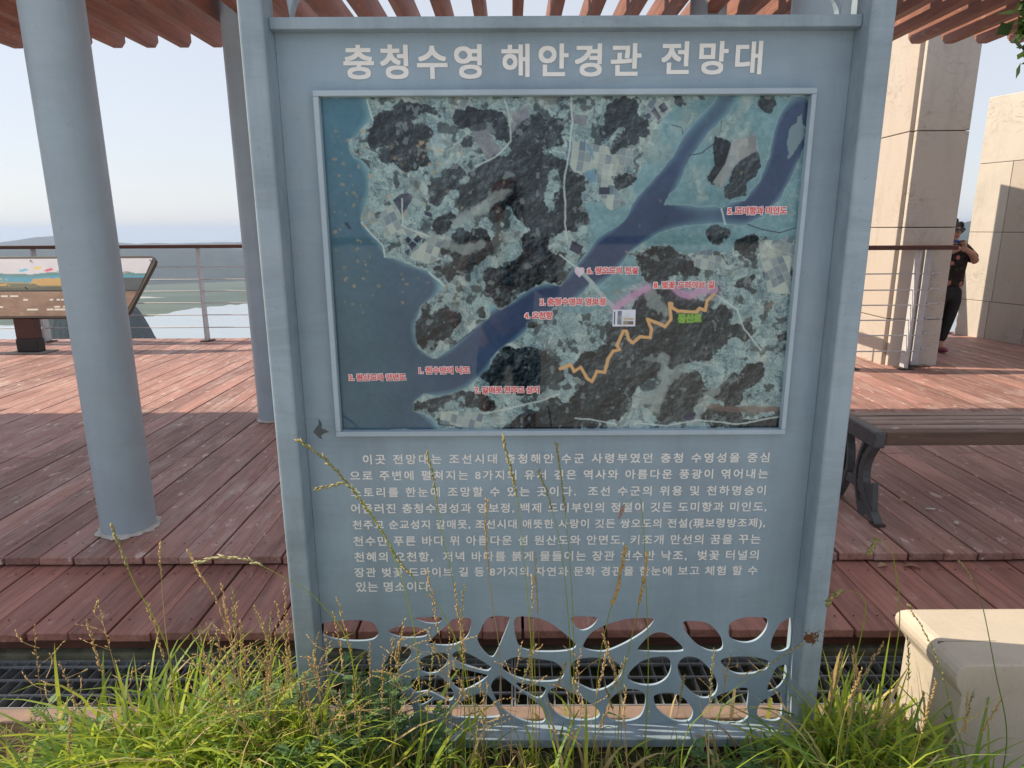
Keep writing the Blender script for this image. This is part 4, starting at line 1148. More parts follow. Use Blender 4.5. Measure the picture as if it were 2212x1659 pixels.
def print_grid(name, corners, W, Hh, cols, mat, parent):
    """corners: TL, TR, BL, BR points; colours row by row from the top"""
    TL, TR, BL, BR = [np.array(c, float) - np.array(ORIGIN[parent.name]) for c in corners]
    u, v = np.meshgrid(np.linspace(0, 1, W), np.linspace(0, 1, Hh))
    u, v = u[..., None], v[..., None]
    P = ((TL * (1 - u) + TR * u) * (1 - v) + (BL * (1 - u) + BR * u) * v).reshape(-1, 3)
    idx = np.arange(W * Hh).reshape(Hh, W)
    F = np.stack([idx[:-1, :-1], idx[1:, :-1], idx[1:, 1:], idx[:-1, 1:]], -1).reshape(-1, 4)
    me = bpy.data.meshes.new(name)
    me.vertices.add(len(P))
    me.vertices.foreach_set('co', P.astype(np.float32).ravel())
    me.loops.add(F.size)
    me.loops.foreach_set('vertex_index', F.astype(np.int32).ravel())
    me.polygons.add(len(F))
    me.polygons.foreach_set('loop_start', np.arange(0, F.size, 4, dtype=np.int32))
    me.update(calc_edges=True)
    at = me.color_attributes.new('tint', 'FLOAT_COLOR', 'POINT')
    c = np.ones((W * Hh, 4), np.float32)
    c[:, :3] = cols.reshape(-1, 3)
    at.data.foreach_set('color', c.ravel())
    me.materials.append(mat)
    o = bpy.data.objects.new(name, me)
    COL.objects.link(o)
    o.parent = parent
    ORIGIN[o.name] = ORIGIN[parent.name]
    return o


M_PRINT = vcol('map_print', 0.7, 0.0, 1.0)
MW, MH = 760, 539
ym = 1.758
MAP = print_grid('map_picture', [(IX0, ym, IZ1), (IX1, ym, IZ1), (IX0, ym, IZ0), (IX1, ym, IZ0)], MW, MH, map_colours(MW, MH), M_PRINT, SIGN)
for t, x0, z0, x1, z1 in LABELS:
    if t == '등산로':
        hl = link_mesh('map_label', join_meshes('map_label', [text_mesh(t, x0, z0, x1, z1, ym - 0.002, 0.0, 0.0008)], M_LIME), SIGN)
        link_mesh('green_outline', join_meshes('green_outline', [text_mesh(t, x0, z0, x1, z1, ym - 0.0008, 0.0, 0.0032)], M_LIMEH), hl)
        continue
    hl = link_mesh('map_label', join_meshes('map_label', [text_mesh(t, x0, z0, x1, z1, ym - 0.002, 0.0, 0.0004)], M_RED), SIGN)
    link_mesh('white_outline', join_meshes('white_outline', [text_mesh(t, x0, z0, x1, z1, ym - 0.0008, 0.0, 0.0026)], M_HALO), hl)

# ---------------------------------------------------------------- pergola
SL0, SL1, SZ0, SZ1 = 2.50, 5.49, 2.872, 3.09
PERG = thing('pergola', 'timber slat pergola on pale grey steel columns over the deck behind the sign', 'pergola', (-1.8, 3.85, DZ))
CR = 0.117
M_SEAL = plain('sealant', (0.55, 0.53, 0.50), (0.36, 0.33, 0.31), 14, 0.9, 0.5)
for i, cx in enumerate((-4.85, -1.83, 1.25, 4.32)):
    for cy in (2.925, 4.79):
        if cx > 4 and cy > 4:
            cx = 4.6
        dx = 0.05 if cy > 4 else 0.0
        cx += dx
        b = MB()
        q = 64
        b.tube([(cx, cy, z) for z in np.linspace(DZ - 0.3, SZ1 + 0.004, 34)], CR, q)
        c = b.build('column', M_COLUMN, PERG, smooth=True)
        c.data.polygons.foreach_set('use_smooth', [len(p.vertices) == 4 for p in c.data.polygons])
        c.cycles.shadow_terminator_geometry_offset = 0.0
        rw = random.Random(i * 7 + int(cy))
        b = MB()
        ring = [(CR + 0.012 + rw.uniform(0, .022), 6.2832 * k / 44) for k in range(44)]
        lo_r = [(cx + r_ * math.cos(a_), cy + r_ * math.sin(a_), DZ + 0.0025) for r_, a_ in ring]
        hi_r = [(cx + (CR + .001) * math.cos(a_), cy + (CR + .001) * math.sin(a_), DZ + 0.011 + rw.uniform(0, .004)) for r_, a_ in ring]
        b.add(lo_r + hi_r, [(k, (k + 1) % 44, 44 + (k + 1) % 44, 44 + k) for k in range(44)])
        b.build('sealant_ring', M_SEAL, c)
        cx -= dx
        continue
        b.tube([(cx, cy, DZ + 0.0025), (cx, cy, DZ + 0.008)], [0.163, 0.150], q)
        rim = b.build('sealant_ring', M_CONC, c)
b = MB()
for i in range(67):
    x = -9.2 + 0.25 * i
    b = MB()
    hw_ = 0.034
    prof = [(SL0 + 0.06, SZ0), (SL1 - 0.055, SZ0), (SL1, SZ0 + 0.05), (SL1, SZ1), (SL0, SZ1), (SL0, SZ0 + 0.05)]
    b.prism(prof, 'x', x - hw_, x + hw_)
    b.build('slat', M_SLAT, PERG, bevel=0.004, seg=1)
for cy in (2.925, 4.79):
    b = MB()
    b.box(-9.3, 7.4, cy - 0.05, cy + 0.05, SZ1 + 0.0045, SZ1 + 0.16)
    b.build('beam', M_COLUMN, PERG, bevel=0.004)


# ---------------------------------------------------------------- railings
def railing(label, p0, p1, posts, group='railings round the deck edge', wires=(0.335, 0.493, 0.644, 0.791, 0.937, 1.092), cap_ext=0.0, stubs=None):
    p0, p1 = Vector((*p0, 0)), Vector((*p1, 0))
    d = (p1 - p0).normalized()
    nrm = Vector((-d.y, d.x, 0))
    t = thing('railing', label, 'railing', ((p0.x + p1.x) / 2, (p0.y + p1.y) / 2, DZ), group)
    L = (p1 - p0).length

    def frame(b, a0, a1, n0, n1, z0, z1):
        vs = []
        for z in (z0, z1):
            for a, n in ((a0, n0), (a1, n0), (a1, n1), (a0, n1)):
                q = p0 + d * a + nrm * n
                vs.append((q.x, q.y, z))
        b.add(vs, [(0, 3, 2, 1), (4, 5, 6, 7), (0, 1, 5, 4), (1, 2, 6, 5), (2, 3, 7, 6), (3, 0, 4, 7)])

    b = MB()
    frame(b, -0.02, L + cap_ext, -0.055, 0.055, 1.318, 1.36)
    b.build('top_rail', M_RAILTOP if abs(d.x) > .5 else M_BOARD, t, bevel=0.004)
    for s in posts:
        b = MB()
        vs = []
        for z, w in ((DZ + 0.012, 0.060), (1.3175, 0.040)):
            for a, n in ((-0.009, -w), (0.009, -w), (0.009, w), (-0.009, w)):
                q = p0 + d * (s + a) + nrm * n
                vs.append((q.x, q.y, z))
        b.add(vs, [(0, 3, 2, 1), (4, 5, 6, 7), (0, 1, 5, 4), (1, 2, 6, 5), (2, 3, 7, 6), (3, 0, 4, 7)])
        p = b.build('post', M_STEEL, t, bevel=0.002)
        b = MB()
        frame(b, s - 0.07, s + 0.07, -0.075, 0.075, DZ + 0.0022, DZ + 0.0118)
        b.build('base_plate', M_RUSTY, p)
    for z in wires:
        b = MB()
        q0, q1 = p0 + d * 0.0, p0 + d * L
        b.tube([(q0.x, q0.y, z), (q1.x, q1.y, z)], 0.0068, 6)
        b.build('wire', M_STEEL, t, smooth=True)
    return t


railing('long railing at the left with brown handrail and thin bars, before the bay', (-9.0, 8.34), (2.6, 8.34), [0.15, 1.15, 2.12, 3.1, 4.06, 5.13, 6.2, 7.3, 8.4, 9.5, 10.6, 11.5])
railing('short return of railing hidden behind the signboard, running away from the camera', (2.6, 8.29), (2.6, 6.5), [0.6, 1.3])
RR = railing('short sunlit railing end in front of the stone pillar right of the sign', (2.6, 6.44), (4.06, 6.44), [0.1, 0.75, 1.29], cap_ext=0.17)
b = MB()
b.box(4.03, 4.10, 6.552, 6.566, DZ + 0.0125, 1.317)
ep = b.build('end_post', M_STEEL, RR, bevel=0.002)
b = MB()
b.box(3.99, 4.19, 6.49, 6.57, DZ + 0.0022, DZ + 0.012)
b.build('base_plate', M_RUSTY, ep)
for z in (0.335, 0.493, 0.644, 0.791, 0.937, 1.092):
    b = MB()
    b.box(4.105, 4.215, 6.545, 6.575, z - 0.002, z + 0.012)
    b.build('bar_stub', M_STEEL, RR)
railing('railing behind the woman, ending against the tall stone wall', (4.30, 8.70), (5.80, 8.70), [0.5, 1.42])

# ---------------------------------------------------------------- stone pillar and wall
PIL = thing('stone_pillar', 'square stone-clad pillar right of the sign, one side in sun', 'pillar', (4.02, 7.4, DZ))
px0, px1, py0, py1 = 3.775, 4.315, 6.60, 8.56
lv = [DZ - 0.2, 0.63, 1.525, 2.41, 3.35]
b = MB()
b.box(px0 + .014, px1 - .014, py0 + .05, py1 - .014, lv[0], lv[-1] - .02)
b.build('mortar_core', M_JOINT, PIL)
for a, c in zip(lv[:-1], lv[1:]):
    b = MB()
    b.box(px0 + 0.042, px1, py0, py0 + 0.045, a + 0.004, c - 0.004)
    b.box(px0, px1, py0 + 0.048, py0 + 1.0, a + 0.004, c - 0.004)
    b.box(px0, px1, py0 + 1.07, py1, a + 0.004, c - 0.004)
    b.build('stone_course', M_STONE, PIL, bevel=0.006)

WALL = thing('stone_wall', 'tall cream stone block wall at the right edge of the photo behind the woman', 'wall', (6.0, 8.1, DZ))
A, Bq = Vector((5.80, 8.60, 0)), Vector((6.56, 6.30, 0))
d = (Bq - A).normalized()
nr = Vector((d.y, -d.x, 0))
if nr.x > 0:
    nr = -nr
Lw = (Bq - A).length


def wallbox(b, a0, a1, n0, n1, z0, z1):
    vs = []
    for z in (z0, z1):
        for a, n in ((a0, n0), (a1, n0), (a1, n1), (a0, n1)):
            q = A + d * a + nr * n
            vs.append((q.x, q.y, z))
    b.add(vs, [(0, 3, 2, 1), (4, 5, 6, 7), (0, 1, 5, 4), (1, 2, 6, 5), (2, 3, 7, 6), (3, 0, 4, 7)])


b = MB()
wallbox(b, 0.012, Lw - .012, -0.288, -0.012, -0.3, 3.03)
b.build('mortar_core', M_JOINT, WALL)
for (a, c, cuts) in ((DZ - 0.3, 0.62, (0.40, 0.86, 1.6)), (0.62, 1.46, (0.42, 1.5)), (1.46, 2.28, (0.42, 1.5)), (2.28, 3.05, (0.62, 1.6))):
    b = MB()
    for u0, u1 in zip((0,) + cuts, cuts + (Lw,)):
        wallbox(b, u0 + 0.003, u1 - 0.003, -0.30, 0.0, a + 0.003, c - 0.003)
    b.build('stone_course', M_STONE, WALL, bevel=0.005)

# ---------------------------------------------------------------- cream stone block at lower right
BLK = thing('stone_block', 'low cream stone block with a rounded top edge in the bottom right corner', 'stone block', (1.9, 1.75, 0))
prof = [(0.0, -0.1), (0.0, 0.12), (0.0, 0.248), (-0.006, 0.262), (-0.016, 0.275), (-0.024, 0.29), (-0.027, 0.306), (-0.025, 0.322), (-0.018, 0.336), (-0.007, 0.346), (0.006, 0.35)]
b = MB()
rings = []
for o_, z in prof:
    rings.append([(1.262 + o_, 1.612 + o_ * .08, z), (3.2 - o_, 1.612 + o_ * .08, z), (3.2 - o_, 1.888 - o_, z), (1.262 + o_, 1.888 - o_, z)])
vs = [p for r_ in rings for p in r_]
fs = [(k * 4 + i, k * 4 + (i + 1) % 4, k * 4 + 4 + (i + 1) % 4, k * 4 + 4 + i) for k in range(len(prof) - 1) for i in range(4)]
fs += [(3, 2, 1, 0), tuple(len(vs) - 4 + i for i in range(4))]
b.add(vs, fs)
b.build('slab', M_BLOCK, BLK, bevel=0.004)
b = MB()
b.box(1.25, 1.42, 1.7215, 1.7232, 0.3, 0.3505)
b.build('crack', M_JOINT, BLK)


# ---------------------------------------------------------------- bench
def bench():
    t = thing('bench', 'long wooden slat bench with dark cast-iron end frames right of the sign', 'bench', (3.0, 3.16, DZ))
    f0, f1, top, x0 = 2.965, 3.345, 0.60, 1.70
    for x in (x0, x0 + 1.75):
        b = MB()
        b.box(x, x + 0.058, f0, f1, top - 0.082, top)
        fr = b.build('end_frame', M_IRON, t, bevel=0.010, seg=3)
        for sgn in (1, -1):
            cy = (f0 + f1) / 2
            mir = lambda y: y if sgn > 0 else 2 * cy - y
            b = MB()
            zz = np.linspace(0, 1, 11)
            outer = [(mir(2.985 + 0.075 * math.sin(math.pi * s) - 0.10 * s ** 2.2), top - 0.083 - s * (top - 0.083 - DZ - 0.013)) for s in zz]
            inner = [(mir(3.022 + 0.075 * math.sin(math.pi * s) - 0.07 * s ** 2.2), top - 0.083 - s * (top - 0.083 - DZ - 0.013)) for s in zz]
            b.prism(outer + inner[::-1], 'x', x + 0.006, x + 0.048)
            lg = b.build('leg', M_IRON, fr, bevel=0.003)
            b = MB()
            o2 = [(mir(3.062 + 0.06 * math.sin(math.pi * s) - 0.04 * s), top - 0.083 - s * 0.36) for s in zz]
            i2 = [(mir(3.080 + 0.06 * math.sin(math.pi * s) - 0.04 * s), top - 0.083 - s * 0.36) for s in zz]
            b.prism(o2 + i2[::-1], 'x', x + 0.008, x + 0.046)
            for k in (2, 4, 6, 8):
                ya, yb = inner[k][0], o2[k][0]
                z = inner[k][1]
                b.box(x + 0.014, x + 0.040, min(ya, yb) - .002, max(ya, yb) + .002, z - 0.005, z + 0.005)
            b.build('ladder_brace', M_IRON, fr)
            b = MB()
            b.box(x, x + 0.052, mir(2.90) - 0.026, mir(2.90) + 0.026, DZ + 0.0022, DZ + 0.0132)
            b.build('foot', M_RUSTY, fr)
        b = MB()
        cy = (f0 + f1) / 2
        q = np.linspace(-1, 1, 17)
        lo = [(cy + 0.225 * s, DZ + 0.03 + 0.085 * (1 - s * s)) for s in q]
        hi = [(cy + 0.20 * s, DZ + 0.115 + 0.0 * s + 0.13 * s * s * 0.6 + 0.05 * (1 - abs(s))) for s in q]
        b.prism(lo + hi[::-1], 'x', x + 0.012, x + 0.042)
        b.build('arched_web', M_IRON, fr, bevel=0.003)
    n = 5
    for k in range(n):
        y = f0 + 0.004 + k * (f1 - f0 - 0.008) / n
        b = MB()
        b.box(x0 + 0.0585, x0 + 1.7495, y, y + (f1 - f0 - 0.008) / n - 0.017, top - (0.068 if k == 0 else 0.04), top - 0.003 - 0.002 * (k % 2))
        b.build('slat', M_BENCH if k else M_BENCH_SHADE, t, bevel=0.004)


bench()


# ---------------------------------------------------------------- tilted information panel on the far left
def info_panel():
    t = thing('information_panel', 'tilted landscape information panel on a brown post by the left railing, behind the column', 'information panel', (-5.57, 7.55, DZ))
    D0, D1, z0, z1 = 7.50, 7.86, 0.575, 1.245
    up = Vector((0, D1 - D0, z1 - z0))
    Lp = up.length
    up.normalize()
    nrm = Vector((0, -up.z, up.y))
    O = Vector((-5.57, D0, z0))
    out = [(-1.16, 0.0), (1.16, 0.0), (1.22, 0.06), (1.43, Lp - 0.10), (1.435, Lp - 0.055), (1.41, Lp - 0.015), (1.36, Lp),
           (-1.36, Lp), (-1.41, Lp - 0.015), (-1.435, Lp - 0.055), (-1.43, Lp - 0.10), (-1.22, 0.06)]

    def P(x, s, n):
        q = O + Vector((x, 0, 0)) + up * s + nrm * n
        return (q.x, q.y, q.z)

    b = MB()
    m = len(out)
    vs = [P(x, s, 0) for x, s in out] + [P(x, s, -0.05) for x, s in out]
    b.add(vs, [tuple(range(m)), tuple(range(m, 2 * m))[::-1]] + [(i, m + i, m + (i + 1) % m, (i + 1) % m) for i in range(m)])
    b.build('panel_frame', plain('panel_frame_brown', (0.05, 0.038, 0.03), None, 20, 0.5), t, bevel=0.004)
    # upper half: printed panorama, lower half: brown relief board
    W, Hh = 190, 46
    U, V = np.meshgrid(np.linspace(0, 1, W), np.linspace(0, 1, Hh))
    n1 = vnoise(W, Hh, 22, 4, 71)
    n2 = vnoise(W, Hh, 8, 3, 72)
    img = np.zeros((Hh, W, 3)) + np.array((214, 214, 220.))
    ridge = .46 + .10 * (vnoise(W, Hh, 30, 3, 73)[0:1] - .5) * 2
    for off, c in ((0, (96, 142, 146)), (.10, (84, 160, 186)), (.24, (150, 150, 128)), (.30, (112, 112, 92)), (.44, (88, 94, 84))):
        mk = V > ridge + off + (n1 - .5) * .12
        img[mk] = np.array(c)
    img[(V > .62) & (n1 > .56) & (V < .85)] = (196, 164, 104)
    img[(V > .62) & (n2 > .66)] = (84, 92, 88)
    right = (U > .80) & (V > .60 + .1 * np.abs(U - .93))
    img[right] = (78, 86, 92)
    for (u, v, c) in ((.47, .36, (110, 190, 220)), (.53, .30, (226, 206, 120)), (.577, .36, (224, 90, 110)), (.85, .28, (160, 200, 110)), (.845, .42, (96, 142, 214)), (.33, .3, (120, 200, 120)), (.2, .36, (224, 150, 90)), (.905, .46, (150, 150, 150)), (.63, .40, (170, 174, 178))):
        e = ((U - u) / .018) ** 2 + ((V - v - (U - u) * -1.2) / .045) ** 2
        img[e < 1] = c
    img += ((n2 - .5) * 14)[..., None]
    e = 0.012
    s0, s1 = 0.335, Lp - 0.03
    wx = lambda s: 1.22 + (1.43 - 1.22) * (s - .06) / (Lp - .16) - .03
    print_grid('panorama_print', [P(-wx(s1) + .03, s1, 0.002), P(wx(s1) - .03, s1, 0.002), P(-wx(s0), s0, 0.002), P(wx(s0), s0, 0.002)], W, Hh, lin(np.clip(img, 10, 245)), vcol('panorama_print', .4, .4), t)
    img = np.zeros((Hh, W, 3)) + np.array((134, 108, 92.))
    img += ((vnoise(W, Hh, 16, 4, 75) - .5) * 70)[..., None] * np.array((1, .9, .8))
    cont = np.clip(1 - np.abs(vnoise(W, Hh, 26, 2, 76) - .5) / .02, 0, 1)[..., None]
    img = img * (1 - cont * .5) + np.array((186, 160, 140.)) * cont * .5
    rg = np.random.default_rng(5)
    for i in range(34):
        u, v, l = rg.uniform(.06, .94), rg.choice((.18, .34, .62, .74)), rg.uniform(.006, .030)
        img[(np.abs(U - u) < l) & (np.abs(V - v) < .035)] = (222, 218, 208)
    s0, s1 = 0.02, 0.318
    print_grid('relief_board', [P(-wx(s1), s1, 0.002), P(wx(s1), s1, 0.002), P(-wx(s0) + .02, s0, 0.002), P(wx(s0) - .02, s0, 0.002)], W, Hh, lin(np.clip(img, 10, 240)), vcol('relief_print', .6, .3), t)
    b = MB()
    for x in (-1.37, -0.7, -0.02, 0.66, 1.37):
        for s in (0.372, Lp - 0.055):
            if abs(x) > 1.3 and s < .5:
                continue
            q = P(x, s, 0.004)
            b.ball(q, 0.008, 0, 10, 6)
    b.build('fixing_bolt', M_IRON, t, smooth=True)
    b = MB()
    b.box(-5.69, -5.46, 7.53, 7.64, 0.33, 0.60)
    b.build('post', plain('brown_post', (0.09, 0.035, 0.028), (0.07, 0.028, 0.022), 10, 0.6), t, bevel=0.004)
    b = MB()
    b.box(-5.70, -5.45, 7.52, 7.65, DZ + 0.014, 0.3295)
    b.build('black_boot', plain('black_wrap', (0.012, 0.012, 0.013), (0.02, 0.02, 0.02), 18, 0.55, 0.6), t, bevel=0.012)
    b = MB()
    b.box(-5.78, -5.36, 7.44, 7.73, DZ + 0.0022, DZ + 0.0135)
    b.build('base_plate', M_CONC, t)


info_panel()


# ---------------------------------------------------------------- plants
def mesh_from(name, V, F, mats, mi=None):
    me = bpy.data.meshes.new(name)
    me.from_pydata(V, [], F)
    for m in (mats if isinstance(mats, list) else [mats]):
        me.materials.append(m)
    if mi is not None:
        me.polygons.foreach_set('material_index', mi)
    me.polygons.foreach_set('use_smooth', [True] * len(F))
    o = bpy.data.objects.new(name, me)
    COL.objects.link(o)
    return o


class Leaves:
    def __init__(s, seed):
        s.V, s.F, s.M = [], [], []
        s.r = random.Random(seed)

    def strip(s, P, widths, side, mi=0):
        b = len(s.V)
        n = len(P)
        for i, (p, w) in enumerate(zip(P, widths)):
            q = side * (w * 0.5)
            s.V.append(tuple(p - q))
            s.V.append(tuple(p + q))
        for i in range(n - 1):
            a = b + 2 * i
            s.F.append((a, a + 1, a + 3, a + 2))
            s.M.append(mi)

    def blade(s, base, h, w, lean, ang, droop=0.3, mi=0, seg=5):
        d = Vector((math.cos(ang), math.sin(ang), 0))
        a2 = ang + math.pi / 2 + s.r.uniform(-.7, .7)
        side = Vector((math.cos(a2), math.sin(a2), s.r.uniform(-.2, .2)))
        P, W = [], []
        for k in range(seg + 1):
            t = k / seg
            P.append(Vector(base) + d * (lean * t ** 1.7) + Vector((0, 0, h * (t - droop * t ** 3))))
            W.append(w * (0.75 + 0.6 * t - 1.33 * t ** 2.2) if k < seg else w * 0.03)
        s.strip(P, W, side, mi)

    def stem(s, P, r0, r1, mi=0):
        b = len(s.V)
        n = len(P)
        for i, p in enumerate(P):
            rad = r0 + (r1 - r0) * i / (n - 1)
            for k in range(3):
                q = 2.0944 * k
                s.V.append((p[0] + rad * math.cos(q), p[1] + rad * math.sin(q), p[2]))
        for i in range(n - 1):
            for k in range(3):
                k2 = (k + 1) % 3
                s.F.append((b + 3 * i + k, b + 3 * i + k2, b + 3 * i + 3 + k2, b + 3 * i + 3 + k))
                s.M.append(mi)

    def grain(s, p, d, l, w, mi=0):
        """one spikelet: a pointed four-sided grain from p along d"""
        d = d.normalized()
        a = d.cross(Vector((0.3, 0.2, 1))).normalized()
        c = d.cross(a)
        b = len(s.V)
        m = p + d * l * 0.45
        s.V += [tuple(p), tuple(m + a * w), tuple(m + c * w), tuple(m - a * w), tuple(m - c * w), tuple(p + d * l)]
        for k in range(4):
            i, j = 1 + k, 1 + (k + 1) % 4
            s.F += [(b, b + i, b + j), (b + 5, b + j, b + i)]
            s.M += [mi, mi]

    def object(s, name, mats):
        return mesh_from(name, s.V, s.F, mats, s.M)


G_LUSH = leaf_mat('grass_green', (0.30, 0.43, 0.045), (0.58, 0.64, 0.08), 0.55)
G_DEEP = leaf_mat('grass_deep_green', (0.13, 0.26, 0.055), (0.30, 0.42, 0.08), 0.5)
G_DRY = leaf_mat('grass_dry', (0.42, 0.31, 0.13), (0.60, 0.48, 0.25), 0.35)
G_SEED = leaf_mat('grass_seed', (0.52, 0.34, 0.13), (0.64, 0.47, 0.22), 0.25)
G_SEEDG = leaf_mat('grass_seed_green', (0.30, 0.30, 0.10), (0.46, 0.40, 0.18), 0.3)
G_WEED = leaf_mat('mugwort_leaf', (0.10, 0.20, 0.08), (0.20, 0.32, 0.14), 0.4)

# density of the clumps: x, y, spread x, spread y, number, height, droop, share of dry blades
L = Leaves(101)
clumps = [(-0.97, 1.50, .15, .11, 600, .34, .45, .05), (-0.78, 1.58, .13, .09, 420, .33, .42, .08), (-1.20, 1.42, .13, .10, 150, .20, .5, .2),
          (-0.62, 1.58, .06, .10, 300, .32, .30, .18), (-0.90, 1.33, .22, .09, 380, .36, .45, .06), (-0.52, 1.38, .18, .10, 240, .26, .3, .12),
          (0.95, 1.62, .07, .14, 380, .24, .35, .15), (1.10, 1.64, .07, .10, 230, .18, .4, .2), (0.93, 1.40, .10, .12, 220, .30, .35, .15), (1.14, 1.42, .08, .08, 110, .26, .35, .1),
          (-0.30, 1.52, .18, .10, 220, .17, .3, .25), (0.10, 1.55, .25, .10, 170, .10, .3, .45), (0.50, 1.55, .22, .10, 170, .10, .3, .5), (0.74, 1.58, .1, .1, 110, .13, .3, .35),
          (-0.35, 1.79, .15, .03, 80, .18, .3, .25), (0.2, 1.79, .4, .03, 70, .14, .3, .4), (-0.05, 1.35, .3, .1, 90, .26, .3, .25), (0.35, 1.35, .3, .1, 60, .22, .3, .3)]
for (cx, cy, sx, sy, n, h, dr, dry) in clumps:
    for _ in range(n):
        x, y = L.r.gauss(cx, sx), L.r.gauss(cy, sy)
        if y > 1.83 or (1.68 < y < 1.845 and (XL0 - .02 < x < XL1 + .02 or XR0 - .02 < x < XR1 + .02)) or (x > 1.22 and y > 1.56) or y < 0.9:
            continue
        if 1.69 < y < 1.81 and XL1 < x < XR0:
            y = 1.66 - L.r.random() * .1
        hh = h * L.r.uniform(.45, 1.25)
        ang = math.atan2(y - cy - .1, x - cx) + L.r.gauss(0, 1.0)
        u = L.r.random()
        mi = 2 if u < dry else (1 if u < dry + .38 else 0)
        L.blade((x, y, -0.015), hh * 1.15, L.r.uniform(.006, .016), hh * L.r.uniform(.15, .95), ang, dr * L.r.uniform(.5, 1.5), mi)
for (cx, cy, n_, hh) in ((-0.98, 1.52, 90, .55), (-0.74, 1.55, 50, .50), (-1.12, 1.45, 24, .42), (0.96, 1.55, 40, .42), (1.1, 1.45, 22, .40)):
    for _ in range(n_):                                          # long arching blades
        x, y = L.r.gauss(cx, .08), min(1.66, L.r.gauss(cy, .05))
        L.blade((x, y, -.01), hh * L.r.uniform(.6, 1.05), L.r.uniform(.008, .016), hh * L.r.uniform(.3, 1.0), L.r.uniform(0, 6.28), L.r.uniform(.3, .75), L.r.choice((0, 0, 1)), 8)
for _ in range(2600):                                            # short thatch on the soil
    x, y = L.r.uniform(-1.9, 1.25), L.r.uniform(1.25, 1.82)
    if XL1 - .1 < x < XR0 + .1 and 1.68 < y < 1.81 or (x > 1.2 and y > 1.56):
        continue
    u = L.r.random()
    L.blade((x, y, -0.01), L.r.uniform(.02, .09), L.r.uniform(.002, .005), L.r.uniform(.02, .12), L.r.uniform(0, 6.28), .6, 2 if u < .6 else (0 if u < .8 else 1), 3)
structure(L.object('grass', [G_LUSH, G_DEEP, G_DRY]), 'stuff')


def panicle(L, base, tip, n, size, mi_stem, mi_seed, bend=0.05, tight=1.0, frac=0.4):
    """thin stem from base to tip, grains along its top"""
    b, t = Vector(base), Vector(tip)
    side = Vector((L.r.uniform(-1, 1), L.r.uniform(-1, 1), 0)) * bend
    P = []
    K = 12
    for k in range(K + 1):
        s = k / K
        P.append(b.lerp(t, s) + side * math.sin(math.pi * s))
    L.stem(P, .0013, .0005, mi_stem)
    for i in range(n):
        s = 1 - frac * (i / n) ** 0.9
        k = min(K - 1, int(s * K))
        p = P[k].lerp(P[k + 1], s * K - k)
        d = (P[k + 1] - P[k]).normalized()
        q = Vector((L.r.uniform(-1, 1), L.r.uniform(-1, 1), L.r.uniform(-.4, .6)))
        L.grain(p, d * tight + q * 0.55, size * L.r.uniform(.7, 1.3), size * .17, mi_seed)


L = Leaves(202)
for (cx, cy, sx, sy, n, h) in [(-0.66, 1.60, .05, .05, 20, .62), (-0.78, 1.58, .08, .06, 9, .50), (-0.50, 1.56, .07, .06, 11, .46), (-0.25, 1.56, .12, .06, 9, .50), (-0.15, 1.52, .2, .08, 10, .62),
                               (0.05, 1.56, .12, .06, 10, .44), (-1.0, 1.55, .13, .08, 6, .55), (0.40, 1.56, .15, .06, 8, .46), (0.95, 1.55, .07, .08, 9, .48), (1.08, 1.5, .06, .08, 6, .42)]:
    for _ in range(n):
        x, y = L.r.gauss(cx, sx), min(1.675, L.r.gauss(cy, sy))
        if x > 1.2:
            continue
        hh = h * L.r.uniform(.6, 1.15)
        tip = (x + L.r.gauss(0, .06), y + L.r.uniform(-.08, .03), hh)
        if L.r.random() < .3:                                    # open head with side branches
            panicle(L, (x, y, 0), tip, 14, .012, 1, 2, .03, .8, .25)
            for q in range(6):
                s = .55 + .07 * q
                p = Vector((x, y, 0)).lerp(Vector(tip), s)
                a = L.r.uniform(0, 6.28)
                e = p + Vector((math.cos(a), math.sin(a) * .5, .5)) * .085 * (1.2 - s * .5)
                panicle(L, p, e, 6, .010, 1, 2, .01, 1.3, .6)
        else:
            panicle(L, (x, y, 0), tip, 34, .012, 1, L.r.choice((2, 2, 3)), .03, .9, .30)
structure(L.object('seeding_grass', [G_LUSH, G_DRY, G_SEED, G_SEEDG]), 'stuff')


def weed(label, x, y, h, n, seed, leafy=1.0):
    L = Leaves(seed)
    for k in range(n):
        a = L.r.uniform(0, 6.28)
        top = Vector((x + .09 * math.cos(a), y + .05 * math.sin(a), h * L.r.uniform(.6, 1.0)))
        b = Vector((x + .03 * math.cos(a), y + .03 * math.sin(a), -.01))
        L.stem([b, b.lerp(top, .5) + Vector((.01, 0, .01)), top], .0022, .001, 0)
        for q in range(11):
            s = .18 + .82 * q / 10
            p = b.lerp(top, s)
            an = q * 2.4 + a
            ln = .085 * leafy * (1.15 - .6 * s) * L.r.uniform(.8, 1.2)
            d = Vector((math.cos(an), math.sin(an), .35)).normalized()
            side = d.cross(Vector((0, 0, 1))).normalized()
            L.strip([p, p + d * ln * .6, p + d * ln], [.002, .006, .001], side, 0)
            for j in range(1, 5):                                # lobes of the divided leaf
                for sg in (1, -1):
                    o = p + d * ln * (.2 + .18 * j)
                    e = (d * .75 + side * sg).normalized()
                    l2 = ln * .42 * (1.15 - .16 * j)
                    L.strip([o, o + e * l2 * .55 + Vector((0, 0, -.002)), o + e * l2], [.003, .0085, .001], d.cross(e).cross(e).normalized() if True else side, 0)
    return tag(L.object('mugwort', [G_WEED]), label, 'weed', 'mugwort weeds among the grass')


